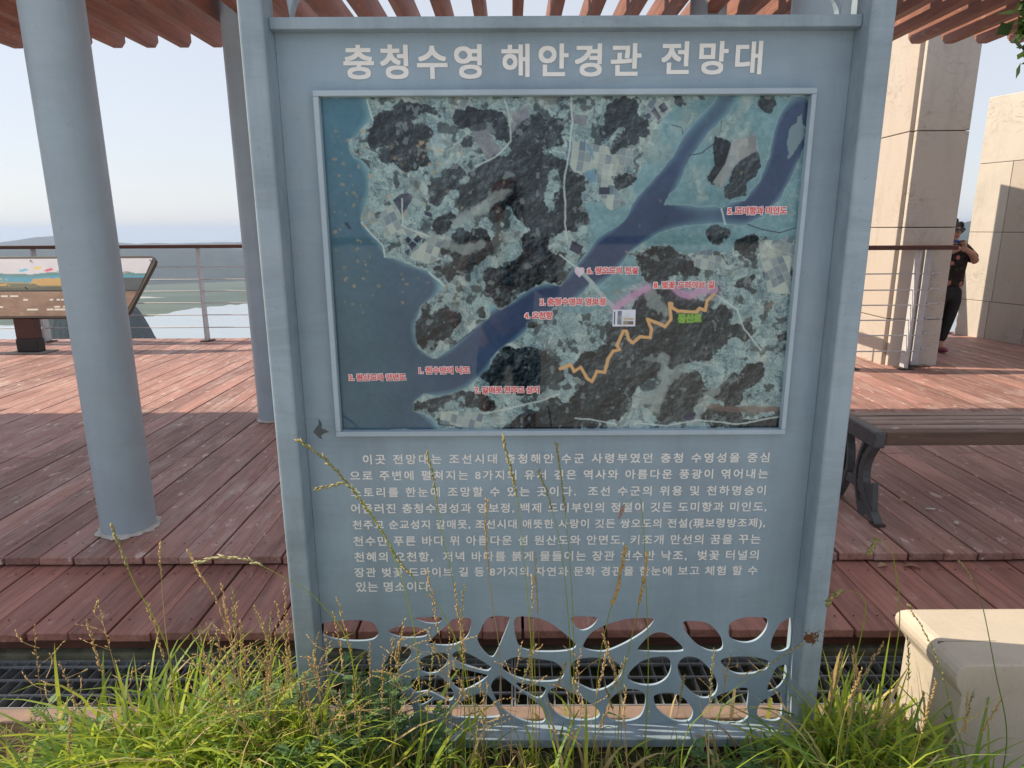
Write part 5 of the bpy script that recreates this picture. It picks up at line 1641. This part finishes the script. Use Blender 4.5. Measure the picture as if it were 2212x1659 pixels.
weed('deep green feathery mugwort seen through the openwork at the left post of the sign', -0.42, 1.655, .33, 9, 301)
weed('small mugwort with divided leaves right of the left sign post, by the bottom rail', -0.28, 1.62, .20, 6, 302, .8)
weed('dark feathery mugwort against the outer face of the left sign post', -0.70, 1.66, .30, 6, 303)
weed('low mugwort at the left end of the grass clump, near the drain curb', -1.28, 1.62, .20, 8, 304)
weed('leafy mugwort low in front of the left post, at the bottom of the photo', -0.52, 1.48, .24, 8, 305)
weed('small green weed below the right half of the bottom rail', 0.62, 1.58, .10, 5, 306, .7)


def stalk(label, way, y, grains, size, frac, mats, tight=1.0, seed=1, leaf=None):
    """a tall grass stalk: thin stem through the way-points (x, z in metres), seed head along its upper part"""
    pts_ = [Vector((a, y, c)) for a, c in way]
    base = Vector((pts_[-1].x + .0, pts_[-1].y, 0.0))
    W = [base] + pts_[::-1]
    n = len(W)
    P = []
    for i in range(n - 1):
        a, b, c, d = W[max(i - 1, 0)], W[i], W[i + 1], W[min(i + 2, n - 1)]
        for k in range(6):
            t = k / 6
            P.append(.5 * ((2 * b) + (c - a) * t + (2 * a - 5 * b + 4 * c - d) * t * t + (3 * b - a - 3 * c + d) * t ** 3))
    P.append(W[-1])
    t = thing('grass_stalk', label, 'grass stalk', base, 'tall seeding grass stalks round the sign')
    L = Leaves(seed)
    L.stem(P, .0019, .0007, 0)
    if leaf:
        L.blade(tuple(P[len(P) // 3]), leaf, .009, leaf * .8, L.r.uniform(2, 5), .4, 0)
    o = L.object('stem', [mats[0]])
    o.data.transform(Matrix.Translation(-base))
    o.parent = t
    L = Leaves(seed + 50)
    K = len(P) - 1
    for i in range(grains):
        s = 1 - frac * i / grains
        k = min(K - 1, int(s * K))
        p = P[k].lerp(P[k + 1], s * K - k)
        d = (P[k + 1] - P[k]).normalized()
        q = Vector((L.r.uniform(-1, 1), L.r.uniform(-1, 1), L.r.uniform(-1, 1)))
        L.grain(p, d * tight + q * .45, size * L.r.uniform(.8, 1.25), size * .20, 0)
    o = L.object('seed_head', [mats[1]])
    o.data.transform(Matrix.Translation(-base))
    o.parent = t
    return t


SG, SB = (G_LUSH, G_SEEDG), (G_DRY, G_SEED)
stalk('tall stalk leaning left over the sign text, tip by the swallow-shaped scuff', [(-0.535, 1.015), (-0.458, 0.946), (-0.37, 0.818), (-0.292, 0.672), (-0.186, 0.521), (-0.128, 0.304)], 1.60, 60, .017, .55, SG, 1.2, 1)
stalk('stalk with a short pale head ending left of the second text line', [(-0.494, 0.897), (-0.426, 0.909), (-0.392, 0.878), (-0.312, 0.71), (-0.262, 0.436)], 1.58, 16, .015, .22, SG, 1, 2)
stalk('tall upright stalk whose head crosses the word at the middle of the first text line', [(-0.022, 1.025), (-0.005, 0.951), (0.013, 0.851), (0.033, 0.641), (0.051, 0.362)], 1.58, 44, .016, .38, SG, 1.3, 3)
stalk('slender dark-headed stalk crossing the first text line left of its middle', [(-0.219, 0.975), (-0.204, 0.899), (-0.193, 0.782), (-0.155, 0.564), (-0.141, 0.334)], 1.62, 30, .013, .36, SG, 1.2, 4)
stalk('tall thin stalk with narrow green head right of mid first text line', [(0.112, 1.006), (0.123, 0.926), (0.139, 0.786), (0.157, 0.573), (0.166, 0.289)], 1.58, 36, .014, .36, SG, 1.4, 5)
stalk('stalk with a narrow head crossing the second and third text lines right of the middle', [(0.071, 0.921), (0.1, 0.833), (0.133, 0.673), (0.158, 0.376)], 1.62, 24, .014, .3, SG, 1.3, 6)
stalk('straw-coloured upright stalk ending in the sixth text line near the middle', [(-0.066, 0.849), (-0.07, 0.751), (-0.06, 0.589), (-0.037, 0.377)], 1.60, 34, .014, .42, SB, 1.2, 7)
stalk('golden plump-headed stalk right of centre below the text, the left one of a close pair', [(0.288, 0.73), (0.273, 0.625), (0.249, 0.53), (0.226, 0.348)], 1.56, 46, .020, .42, (G_LUSH, G_SEED), 1.5, 8)
stalk('golden plump-headed stalk right of centre below the text, the right one of a close pair', [(0.35, 0.706), (0.342, 0.613), (0.322, 0.489), (0.294, 0.288)], 1.58, 36, .018, .38, (G_LUSH, G_SEED), 1.5, 9)
stalk('stalk with a single drooping pinkish head over the fourth text line', [(0.284, 0.803), (0.297, 0.832), (0.328, 0.852), (0.342, 0.805), (0.358, 0.617), (0.377, 0.331)], 1.62, 20, .013, .16, (G_LUSH, leaf_mat('pink_seed', (.5, .28, .2), (.55, .34, .26), .3)), 1.5, 10)
stalk('tall green stalk with a closed head standing over the left deck step', [(-1.046, 0.783), (-1.032, 0.717), (-1.009, 0.62), (-0.965, 0.497), (-0.943, 0.368)], 1.60, 26, .017, .34, SG, 1.7, 11)
stalk('stalk arching left over the step with a long pale drooping head', [(-0.795, 0.725), (-0.73, 0.74), (-0.661, 0.728), (-0.583, 0.685), (-0.495, 0.613), (-0.422, 0.451)], 1.52, 40, .017, .42, (G_LUSH, leaf_mat('pale_seed', (.45, .42, .2), (.55, .5, .3), .3)), 1.3, 12)
stalk('reddish leaning stalk over the step between the column and the left sign post', [(-0.833, 0.73), (-0.813, 0.677), (-0.775, 0.59), (-0.752, 0.453), (-0.739, 0.339)], 1.56, 34, .015, .5, SB, 1.4, 13)
stalk('bare spreading panicle on a pale stalk right of the column foot', [(-0.916, 0.74), (-0.924, 0.66), (-0.931, 0.538), (-0.934, 0.411)], 1.58, 14, .013, .3, SB, .7, 14)
stalk('nodding green stalk right of the sign below the bench', [(0.92, 0.726), (0.938, 0.755), (0.964, 0.739), (0.986, 0.693), (1.02, 0.539), (1.023, 0.386)], 1.56, 26, .018, .25, SG, 1.0, 15)
stalk('thin stalk leaning right over the cream stone block', [(1.076, 0.752), (1.118, 0.697), (1.152, 0.621), (1.208, 0.452), (1.271, 0.247)], 1.45, 12, .012, .2, (G_DEEP, G_SEEDG), 1.5, 16)
stalk('dark stalk lying across the left corner of the stone block', [(0.949, 0.651), (0.998, 0.578), (1.044, 0.489), (1.104, 0.329), (1.15, 0.205)], 1.42, 24, .013, .55, (G_DEEP, G_SEEDG), 1.6, 17)
stalk('pale arching straw crossing the foot of the left sign post', [(-0.239, 0.558), (-0.29, 0.571), (-0.384, 0.568), (-0.49, 0.544), (-0.622, 0.478), (-0.758, 0.393)], 1.30, 3, .01, .05, (leaf_mat('straw_yellow', (.45, .42, .12), (.5, .46, .16), .4), G_SEEDG), 1.5, 18)
stalk('straw-coloured fuzzy head standing on the soil between sign and stone block', [(0.875, 0.458), (0.889, 0.375), (0.889, 0.291), (0.887, 0.22)], 1.50, 44, .013, .7, SB, 1.8, 19)
stalk('stalk with a pale nodding head beside the right sign post', [(0.796, 0.618), (0.819, 0.644), (0.857, 0.646), (0.891, 0.604), (0.884, 0.458), (0.873, 0.348)], 1.50, 22, .018, .25, SG, 1.3, 20)
stalk('stalk leaning right along the front of the openwork, at its right end', [(0.732, 0.493), (0.637, 0.418), (0.546, 0.336), (0.456, 0.222)], 1.50, 14, .014, .3, SG, 1.5, 21)
stalk('thick yellow stalk upright in front of the openwork, centre of the sign', [(0.048, 0.687), (0.051, 0.557), (0.056, 0.381), (0.059, 0.21)], 1.50, 10, .015, .2, (leaf_mat('straw_gold', (.42, .36, .1), (.48, .4, .13), .4), G_SEED), 1.5, 22)


# ---------------------------------------------------------------- trees
def leaf_cloud(name, blobs, size, mats, seed, parent=None, n_per=120):
    r = random.Random(seed)
    V, F, M = [], [], []
    for (c, rad) in blobs:
        for _ in range(n_per):
            d = Vector((r.gauss(0, 1), r.gauss(0, 1), r.gauss(0, 1)))
            d = d.normalized() * (r.random() ** 0.4)
            p = Vector(c) + Vector((d.x * rad[0], d.y * rad[1], d.z * rad[2]))
            a = Vector((r.gauss(0, 1), r.gauss(0, 1), r.gauss(-.5, .6))).normalized()
            b = a.cross(Vector((r.gauss(0, 1), r.gauss(0, 1), r.gauss(0, 1)))).normalized()
            l, w = size * r.uniform(.7, 1.3), size * r.uniform(.22, .36)
            i = len(V)
            V += [tuple(p), tuple(p + a * l * .5 + b * w), tuple(p + a * l), tuple(p + a * l * .5 - b * w)]
            F.append((i, i + 1, i + 2, i + 3))
            M.append(0)
    o = mesh_from(name, V, F, mats, M)
    if parent is not None:
        o.data.transform(Matrix.Translation(-ORIGIN[parent.name]))
        o.parent = parent
    return o


M_BARK = plain('bark', (0.09, 0.07, 0.055), (0.05, 0.04, 0.03), 14, 0.9, 0.6, (1, 1, .3))
M_LEAFD = leaf_mat('tree_leaf', (0.035, 0.07, 0.018), (0.08, 0.13, 0.03), 0.4)
TR = thing('tree', 'tree mostly out of frame whose leafy twigs hang into the top right corner', 'tree', (3.3, 0.9, 0))
b = MB()
b.tube([(3.3, .9, -.2), (3.25, .92, 1.2), (3.1, .98, 2.3), (2.9, 1.1, 3.2)], [.13, .11, .09, .06], 12)
b.tube([(3.12, .98, 2.25), (2.5, 1.4, 2.55), (1.9, 1.8, 2.55), (1.55, 2.0, 2.4), (1.47, 2.02, 2.22)], [.05, .03, .018, .009, .004], 8)
b.tube([(2.5, 1.4, 2.55), (1.6, 1.7, 2.72), (.8, 1.9, 2.6), (.42, 1.98, 2.38), (.34, 2.0, 2.22)], [.026, .016, .01, .006, .003], 8)
b.build('trunk', M_BARK, TR, smooth=True)
leaf_cloud('crown', [((1.50, 2.02, 2.20), (.11, .10, .14)), ((1.46, 2.03, 2.10), (.045, .05, .12)), ((1.62, 1.95, 2.4), (.2, .15, .12)), ((1.9, 1.8, 2.55), (.25, .2, .15)), ((.35, 2.0, 2.25), (.11, .08, .09)), ((.25, 2.0, 2.30), (.10, .08, .10)), ((.6, 1.95, 2.5), (.2, .15, .12)),
                     ((2.4, 1.4, 2.7), (.5, .4, .3)), ((2.9, 1.1, 3.2), (.7, .6, .5)), ((1.3, 1.8, 2.75), (.35, .25, .18))], .062, [M_LEAFD], 41, TR, 42)

weed_o = Leaves(77)
for _ in range(40):
    weed_o.blade((-3.05 + weed_o.r.gauss(0, .05), 8.66 + weed_o.r.gauss(0, .03), -.35), .60 * weed_o.r.uniform(.8, 1.05), .03, weed_o.r.uniform(.02, .10), weed_o.r.uniform(0, 6.28), .2, 0)
tag(weed_o.object('shrub', [G_DEEP]), 'tiny green shrub tip showing over the deck edge behind the left railing', 'shrub')


# ---------------------------------------------------------------- the woman behind the pillar
def skin_mesh(name, nodes, edges, mat, sub=2):
    me = bpy.data.meshes.new(name)
    me.from_pydata([n[0] for n in nodes], edges, [])
    o = bpy.data.objects.new(name, me)
    COL.objects.link(o)
    o.modifiers.new('skin', 'SKIN').use_smooth_shade = True
    for v, n in zip(me.skin_vertices[0].data, nodes):
        r = n[1] if isinstance(n[1], tuple) else (n[1], n[1])
        v.radius = r
        v.use_root = False
    me.skin_vertices[0].data[0].use_root = True
    s = o.modifiers.new('sub', 'SUBSURF')
    s.levels = s.render_levels = sub
    m = bpy.data.meshes.new_from_object(o.evaluated_get(bpy.context.evaluated_depsgraph_get()))
    bpy.data.objects.remove(o)
    m.materials.clear()
    m.materials.append(mat)
    m.name = name
    return m


def woman():
    O = Vector((4.80, 7.36, DZ + 0.003))
    t = thing('person', 'person in a dark floral blouse, black trousers and sunglasses, half hidden behind the stone pillar', 'person', O)
    SK = plain('skin', (0.50, 0.30, 0.22), (0.44, 0.25, 0.18), 12, 0.5)
    nodes = [((.03, 0, .74), (.12, .095)), ((.03, 0, .88), (.115, .085)), ((.01, 0, 1.06), (.135, .09)), ((-.005, 0, 1.17), (.07, .055)), ((-.01, -.008, 1.215), .044),
             ((-.015, -.02, 1.265), (.062, .066)), ((-.015, -.015, 1.325), (.078, .086)), ((-.015, -.005, 1.375), (.062, .068)),
             ((.145, 0, 1.13), .055), ((.245, -.06, .99), .043), ((.10, -.19, 1.085), .036), ((-.005, -.255, 1.125), .026), ((-.045, -.275, 1.14), (.020, .036)),
             ((-.15, 0, 1.13), .055), ((-.24, -.07, .99), .043), ((-.16, -.20, 1.10), .034), ((-.10, -.27, 1.14), .025), ((-.085, -.285, 1.16), (.020, .034)),
             ((.10, 0, .66), .085), ((.075, -.01, .40), .056), ((.03, .02, .08), .036), ((.0, -.11, .035), .032),
             ((-.06, 0, .66), .085), ((-.11, -.04, .40), .056), ((-.17, .0, .08), .036), ((-.19, -.13, .035), .032)]
    edges = [(0, 1), (1, 2), (2, 3), (3, 4), (4, 5), (5, 6), (6, 7), (2, 8), (8, 9), (9, 10), (10, 11), (11, 12), (2, 13), (13, 14), (14, 15), (15, 16), (16, 17),
             (0, 18), (18, 19), (19, 20), (20, 21), (0, 22), (22, 23), (23, 24), (24, 25)]
    m = skin_mesh('body', [(tuple(O + Vector(p)), r) for p, r in nodes], edges, SK)
    b = MB()                                                     # fingers, nose and ears grow out of the same body mesh
    for hx, hy, hz, sg in ((-.045, -.275, 1.14, -1), (-.085, -.285, 1.16, 1)):
        for k in range(4):
            z = hz + .022 - .015 * k
            ln = (.052, .058, .054, .042)[k]
            b.tube([O + Vector((hx, hy, z)), O + Vector((hx + sg * ln * .6, hy - .02, z + .004)), O + Vector((hx + sg * ln * .8, hy - .002 - ln * .2, z))], [.0085, .008, .0065], 7)
        b.tube([O + Vector((hx - sg * .01, hy, hz + .03)), O + Vector((hx + sg * .012, hy - .025, hz + .052)), O + Vector((hx + sg * .03, hy - .03, hz + .058))], [.010, .009, .007], 7)
    b.tube([O + Vector((-.02, -.095, 1.335)), O + Vector((-.023, -.112, 1.312)), O + Vector((-.022, -.100, 1.303))], [.007, .012, .009], 8)
    for sg in (1, -1):
        b.ball(O + Vector((-.015 + .079 * sg, -.005, 1.318)), (.010, .018, .026), 0, 8, 6)
    bm = bmesh.new()
    bm.from_mesh(m)
    o2 = b.build('extra', SK)
    bm.from_mesh(o2.data)
    bpy.data.objects.remove(o2)
    bm.to_mesh(m)
    bm.free()
    m.polygons.foreach_set('use_smooth', [True] * len(m.polygons))
    link_mesh('body', m, t)
    f = NT('floral_fabric')
    v = f.n('ShaderNodeTexVoronoi', feature='F1')
    v.inputs['Scale'].default_value = 13
    f.l(f.co((1, 1, .8)), v.inputs['Vector'])
    pet = f.ramp(f.math('ADD', v.outputs['Distance'], f.math('MULTIPLY', f.noise(40, 3), .45)), .55, .50)
    pick = f.ramp(f.n('ShaderNodeSeparateColor').outputs[0], 0, 1)
    sep = f.t.nodes['Separate Color']
    f.l(v.outputs['Color'], sep.inputs[0])
    pet = f.math('MULTIPLY', pet, f.math('GREATER_THAN', sep.outputs[0], .25))
    grn = f.mix(f.ramp(f.noise(22, 3), .5, .6), (0.022, 0.015, 0.016), (0.04, 0.042, 0.025))
    fab = f.out(f.mix(pet, grn, (0.42, 0.17, 0.16)), .8, .2)
    bl = [((.035, 0, .70), (.146, .116)), ((.035, 0, .78), (.146, .115)), ((.03, 0, .88), (.145, .112)), ((.01, 0, 1.06), (.158, .112)), ((-.005, 0, 1.165), (.085, .07)),
          ((.145, 0, 1.13), .074), ((.205, -.035, 1.05), .066), ((.24, -.055, 1.0), .064), ((-.15, 0, 1.13), .074), ((-.205, -.04, 1.05), .066), ((-.235, -.06, 1.0), .064)]
    link_mesh('blouse', skin_mesh('blouse', [(tuple(O + Vector(p)), r) for p, r in bl], [(0, 1), (1, 2), (2, 3), (3, 4), (3, 5), (5, 6), (6, 7), (3, 8), (8, 9), (9, 10)], fab), t)
    tr_ = [((.03, 0, .86), (.105, .085)), ((.03, 0, .72), (.138, .110)), ((.10, 0, .62), .096), ((.075, -.01, .40), .068), ((.03, .02, .10), .052), ((-.06, 0, .62), .096), ((-.11, -.04, .40), .068), ((-.17, 0, .10), .052)]
    link_mesh('trousers', skin_mesh('trousers', [(tuple(O + Vector(p)), r) for p, r in tr_], [(0, 1), (1, 2), (2, 3), (3, 4), (1, 5), (5, 6), (6, 7)], plain('black_cloth', (.012, .012, .013), (.02, .02, .02), 20, .9)), t)
    b = MB()
    r = random.Random(4)
    b.ball(O + Vector((-.012, .022, 1.355)), (.092, .090, .082), 0, 20, 12)
    for k in range(80):
        a, e = r.uniform(-.75, 3.9), r.uniform(-.75, 1.5)
        p = O + Vector((-.012 + .088 * math.cos(a) * math.cos(e), .018 + .088 * math.sin(a) * math.cos(e), 1.352 + .082 * math.sin(e)))
        b.ball(p, (r.uniform(.016, .034), r.uniform(.016, .032), r.uniform(.014, .032)), 0, 8, 6)
    b.build('hair', plain('black_hair', (.014, .011, .010), (.03, .024, .02), 60, .55, .5), t, smooth=True)
    b = MB()
    for sg in (1, -1):
        b.prism([(O.x - .017 + sg * .034 + .031 * math.cos(q), O.z + 1.337 + .021 * math.sin(q)) for q in np.linspace(0, 6.283, 13)[:-1]], 'y', O.y - .112, O.y - .104)
        b.box(O.x - .017 + sg * .066 - .003, O.x - .017 + sg * .066 + .003, O.y - .105, O.y - .01, O.z + 1.338, O.z + 1.345)
    b.box(O.x - .022, O.x - .012, O.y - .112, O.y - .106, O.z + 1.338, O.z + 1.344)
    b.build('sunglasses', plain('black_lens', (.008, .008, .009), None, 20, .15), t)
    b = MB()
    b.tube([O + Vector((-.042, -.088, 1.268)), O + Vector((-.02, -.096, 1.267)), O + Vector((.004, -.088, 1.268))], [.004, .008, .004], 8)
    b.build('lips', plain('lips', (.4, .14, .12), None, 20, .5), t, smooth=True)
    b = MB()
    ring = [O + Vector((-.01 + .062 * math.cos(q), -.01 + .055 * math.sin(q), 1.195 + .02 * math.sin(q) * -1)) for q in np.linspace(0, 6.283, 17)]
    b.tube(ring, .012, 8)
    b.build('neck_scarf', plain('blue_cloth', (.02, .06, .30), (.03, .09, .36), 20, .8), t, smooth=True)
    for fx, fy in ((.0, -.06), (-.185, -.075)):
        b = MB()
        b.ball(O + Vector((fx + .005, fy, .032)), (.042, .105, .034), 0, 14, 8)
        b.build('shoe', plain('pink_shoe', (.30, .07, .11), (.2, .05, .08), 20, .6), t, smooth=True)


woman()


def photographer():
    """the person taking the photo, standing behind the lens: seen only as a reflection in the map's gloss"""
    O = Vector((-0.02, -0.42, 0.012))
    t = thing('person', 'person in pale shirt, cap and dark shorts, a faint reflection in the map', 'person', O)
    SK = bpy.data.materials['skin']
    nodes = [((0, 0, .93), (.14, .10)), ((0, 0, 1.10), (.135, .095)), ((0, 0, 1.32), (.165, .10)), ((0, .01, 1.46), (.08, .06)), ((0, .015, 1.52), .052),
             ((0, .03, 1.58), (.072, .076)), ((0, .03, 1.655), (.08, .095)), ((0, .02, 1.72), (.068, .08)),
             ((.19, 0, 1.40), .06), ((.27, .05, 1.14), .046), ((.10, .24, 1.27), .036), ((.055, .27, 1.30), (.022, .036)),
             ((-.19, 0, 1.40), .06), ((-.28, .03, 1.13), .046), ((-.30, .20, 1.02), .036), ((-.30, .26, 1.00), (.022, .036)),
             ((.10, 0, .86), .095), ((.11, .01, .50), .062), ((.12, -.02, .10), .042), ((.13, .10, .045), .036),
             ((-.10, 0, .86), .095), ((-.11, .01, .50), .062), ((-.12, -.02, .10), .042), ((-.13, .10, .045), .036)]
    edges = [(0, 1), (1, 2), (2, 3), (3, 4), (4, 5), (5, 6), (6, 7), (2, 8), (8, 9), (9, 10), (10, 11), (2, 12), (12, 13), (13, 14), (14, 15),
             (0, 16), (16, 17), (17, 18), (18, 19), (0, 20), (20, 21), (21, 22), (22, 23)]
    m = skin_mesh('body', [(tuple(O + Vector(p)), r) for p, r in nodes], edges, SK)
    b = MB()
    for hx, hy, hz, sg in ((.055, .27, 1.30, -1), (-.30, .26, 1.00, 1)):
        for k in range(4):
            z = hz + .024 - .016 * k
            ln = (.060, .068, .064, .05)[k]
            b.tube([O + Vector((hx, hy, z)), O + Vector((hx + sg * ln * .5, hy + .03, z)), O + Vector((hx + sg * ln * .8, hy + .02, z - .004))], [.0095, .009, .007], 7)
        b.tube([O + Vector((hx, hy, hz + .03)), O + Vector((hx + sg * .012, hy + .02, hz + .058)), O + Vector((hx + sg * .03, hy + .03, hz + .068))], [.011, .010, .008], 7)
    b.tube([O + Vector((0, .115, 1.665)), O + Vector((0, .138, 1.635)), O + Vector((0, .122, 1.622))], [.008, .013, .010], 8)
    for sg in (1, -1):
        b.ball(O + Vector((.082 * sg, .02, 1.645)), (.010, .018, .028), 0, 8, 6)
    bm = bmesh.new()
    bm.from_mesh(m)
    o2 = b.build('extra', SK)
    bm.from_mesh(o2.data)
    bpy.data.objects.remove(o2)
    bm.to_mesh(m)
    bm.free()
    m.polygons.foreach_set('use_smooth', [True] * len(m.polygons))
    link_mesh('body', m, t)
    sh = [((0, 0, .90), (.165, .125)), ((0, 0, 1.10), (.16, .118)), ((0, 0, 1.32), (.182, .118)), ((0, .01, 1.445), (.095, .075)), ((.19, 0, 1.395), .08), ((.245, .03, 1.24), .072), ((-.19, 0, 1.395), .08), ((-.25, .02, 1.24), .072)]
    link_mesh('shirt', skin_mesh('shirt', [(tuple(O + Vector(p)), r) for p, r in sh], [(0, 1), (1, 2), (2, 3), (2, 4), (4, 5), (2, 6), (6, 7)], plain('pale_shirt', (.66, .58, .56), (.5, .43, .42), 14, .9)), t)
    st = [((0, 0, 1.0), (.12, .09)), ((0, 0, .90), (.15, .112)), ((.10, 0, .80), .108), ((.115, .01, .54), .088), ((-.10, 0, .80), .108), ((-.115, .01, .54), .088)]
    link_mesh('shorts', skin_mesh('shorts', [(tuple(O + Vector(p)), r) for p, r in st], [(0, 1), (1, 2), (2, 3), (1, 4), (4, 5)], plain('navy_cloth', (.02, .025, .06), (.03, .035, .08), 14, .9)), t)
    b = MB()
    b.ball(O + Vector((0, .02, 1.715)), (.095, .105, .085), 0, 18, 10)
    b.tube([O + Vector((0, .09, 1.70)), O + Vector((0, .19, 1.69))], [.075, .05], 10)
    b.build('cap', plain('maroon_cap', (.25, .08, .07), (.2, .06, .055), 14, .9), t, smooth=True)
    b = MB()
    b.box(O.x - .038, O.x + .040, O.y + .295, O.y + .303, 1.23, 1.40)
    tag(b.build('phone', M_IRON, bevel=.004), 'dark phone in the raised hand of the person reflected in the map', 'phone')
    for fx in (.125, -.125):
        b = MB()
        b.ball(O + Vector((fx, .05, .04)), (.045, .125, .042), 0, 14, 8)
        b.build('shoe', M_IRON, t, smooth=True)


photographer()

# ---------------------------------------------------------------- litter on the deck
M_DLEAF = leaf_mat('dead_leaf', (0.35, 0.22, 0.12), (0.5, 0.38, 0.25), 0.2)


def litter_leaf(label, x, y, z, size, ang, seed):
    L = Leaves(seed)
    d = Vector((math.cos(ang), math.sin(ang), 0))
    s = Vector((-d.y, d.x, .25))
    P = [Vector((x, y, z + .002)) + d * size * k / 4 + Vector((0, 0, .012 * math.sin(k * .8))) for k in range(5)]
    L.strip(P, [.002, size * .35, size * .45, size * .28, .001], s, 0)
    tag(L.object('dry_leaf', [M_DLEAF]), label, 'dry leaf', 'dry leaves on the deck')


litter_leaf('curled pale dry leaf on the step under the bench, left one of the two', 1.56, 2.58, .117, .05, .2, 1)
litter_leaf('flat tan dry leaf on the step under the bench, right of the curled pale one', 1.74, 2.57, .117, .07, 2.9, 2)
litter_leaf('brown dry leaf on the deck right of the bench leg', 1.98, 3.16, .163, .05, .5, 3)
b = MB()
b.tube([(2.06, 3.075, .1665), (2.105, 3.07, .1665)], .0042, 8)
tag(b.build('cigarette_butt', plain('paper_white', (.7, .69, .66), None, 30, .8), smooth=True), 'white cigarette butt on the deck under the bench', 'cigarette butt')
b = MB()
b.ball((2.10, 2.90, .171), (.013, .010, .010), 0, 9, 6)
tag(b.build('pebble', M_BLOCK), 'small tan pebble on the deck before the bench', 'pebble')

# ---------------------------------------------------------------- haze over the bay
b = MB()
b.box(-12500, 12500, -700, 12500, -152, 45)
hz = b.build('haze', bpy.data.materials.new('haze'))
hm = hz.data.materials[0]
hm.use_nodes = True
for nd in list(hm.node_tree.nodes):
    if nd.type == 'BSDF_PRINCIPLED':
        hm.node_tree.nodes.remove(nd)
pv = hm.node_tree.nodes.new('ShaderNodeVolumePrincipled')
pv.inputs['Color'].default_value = (0.52, 0.63, 0.82, 1)
pv.inputs['Density'].default_value = 0.00014
pv.inputs['Anisotropy'].default_value = 0.2
hm.node_tree.links.new(pv.outputs[0], [n for n in hm.node_tree.nodes if n.type == 'OUTPUT_MATERIAL'][0].inputs['Volume'])
structure(hz, 'stuff')
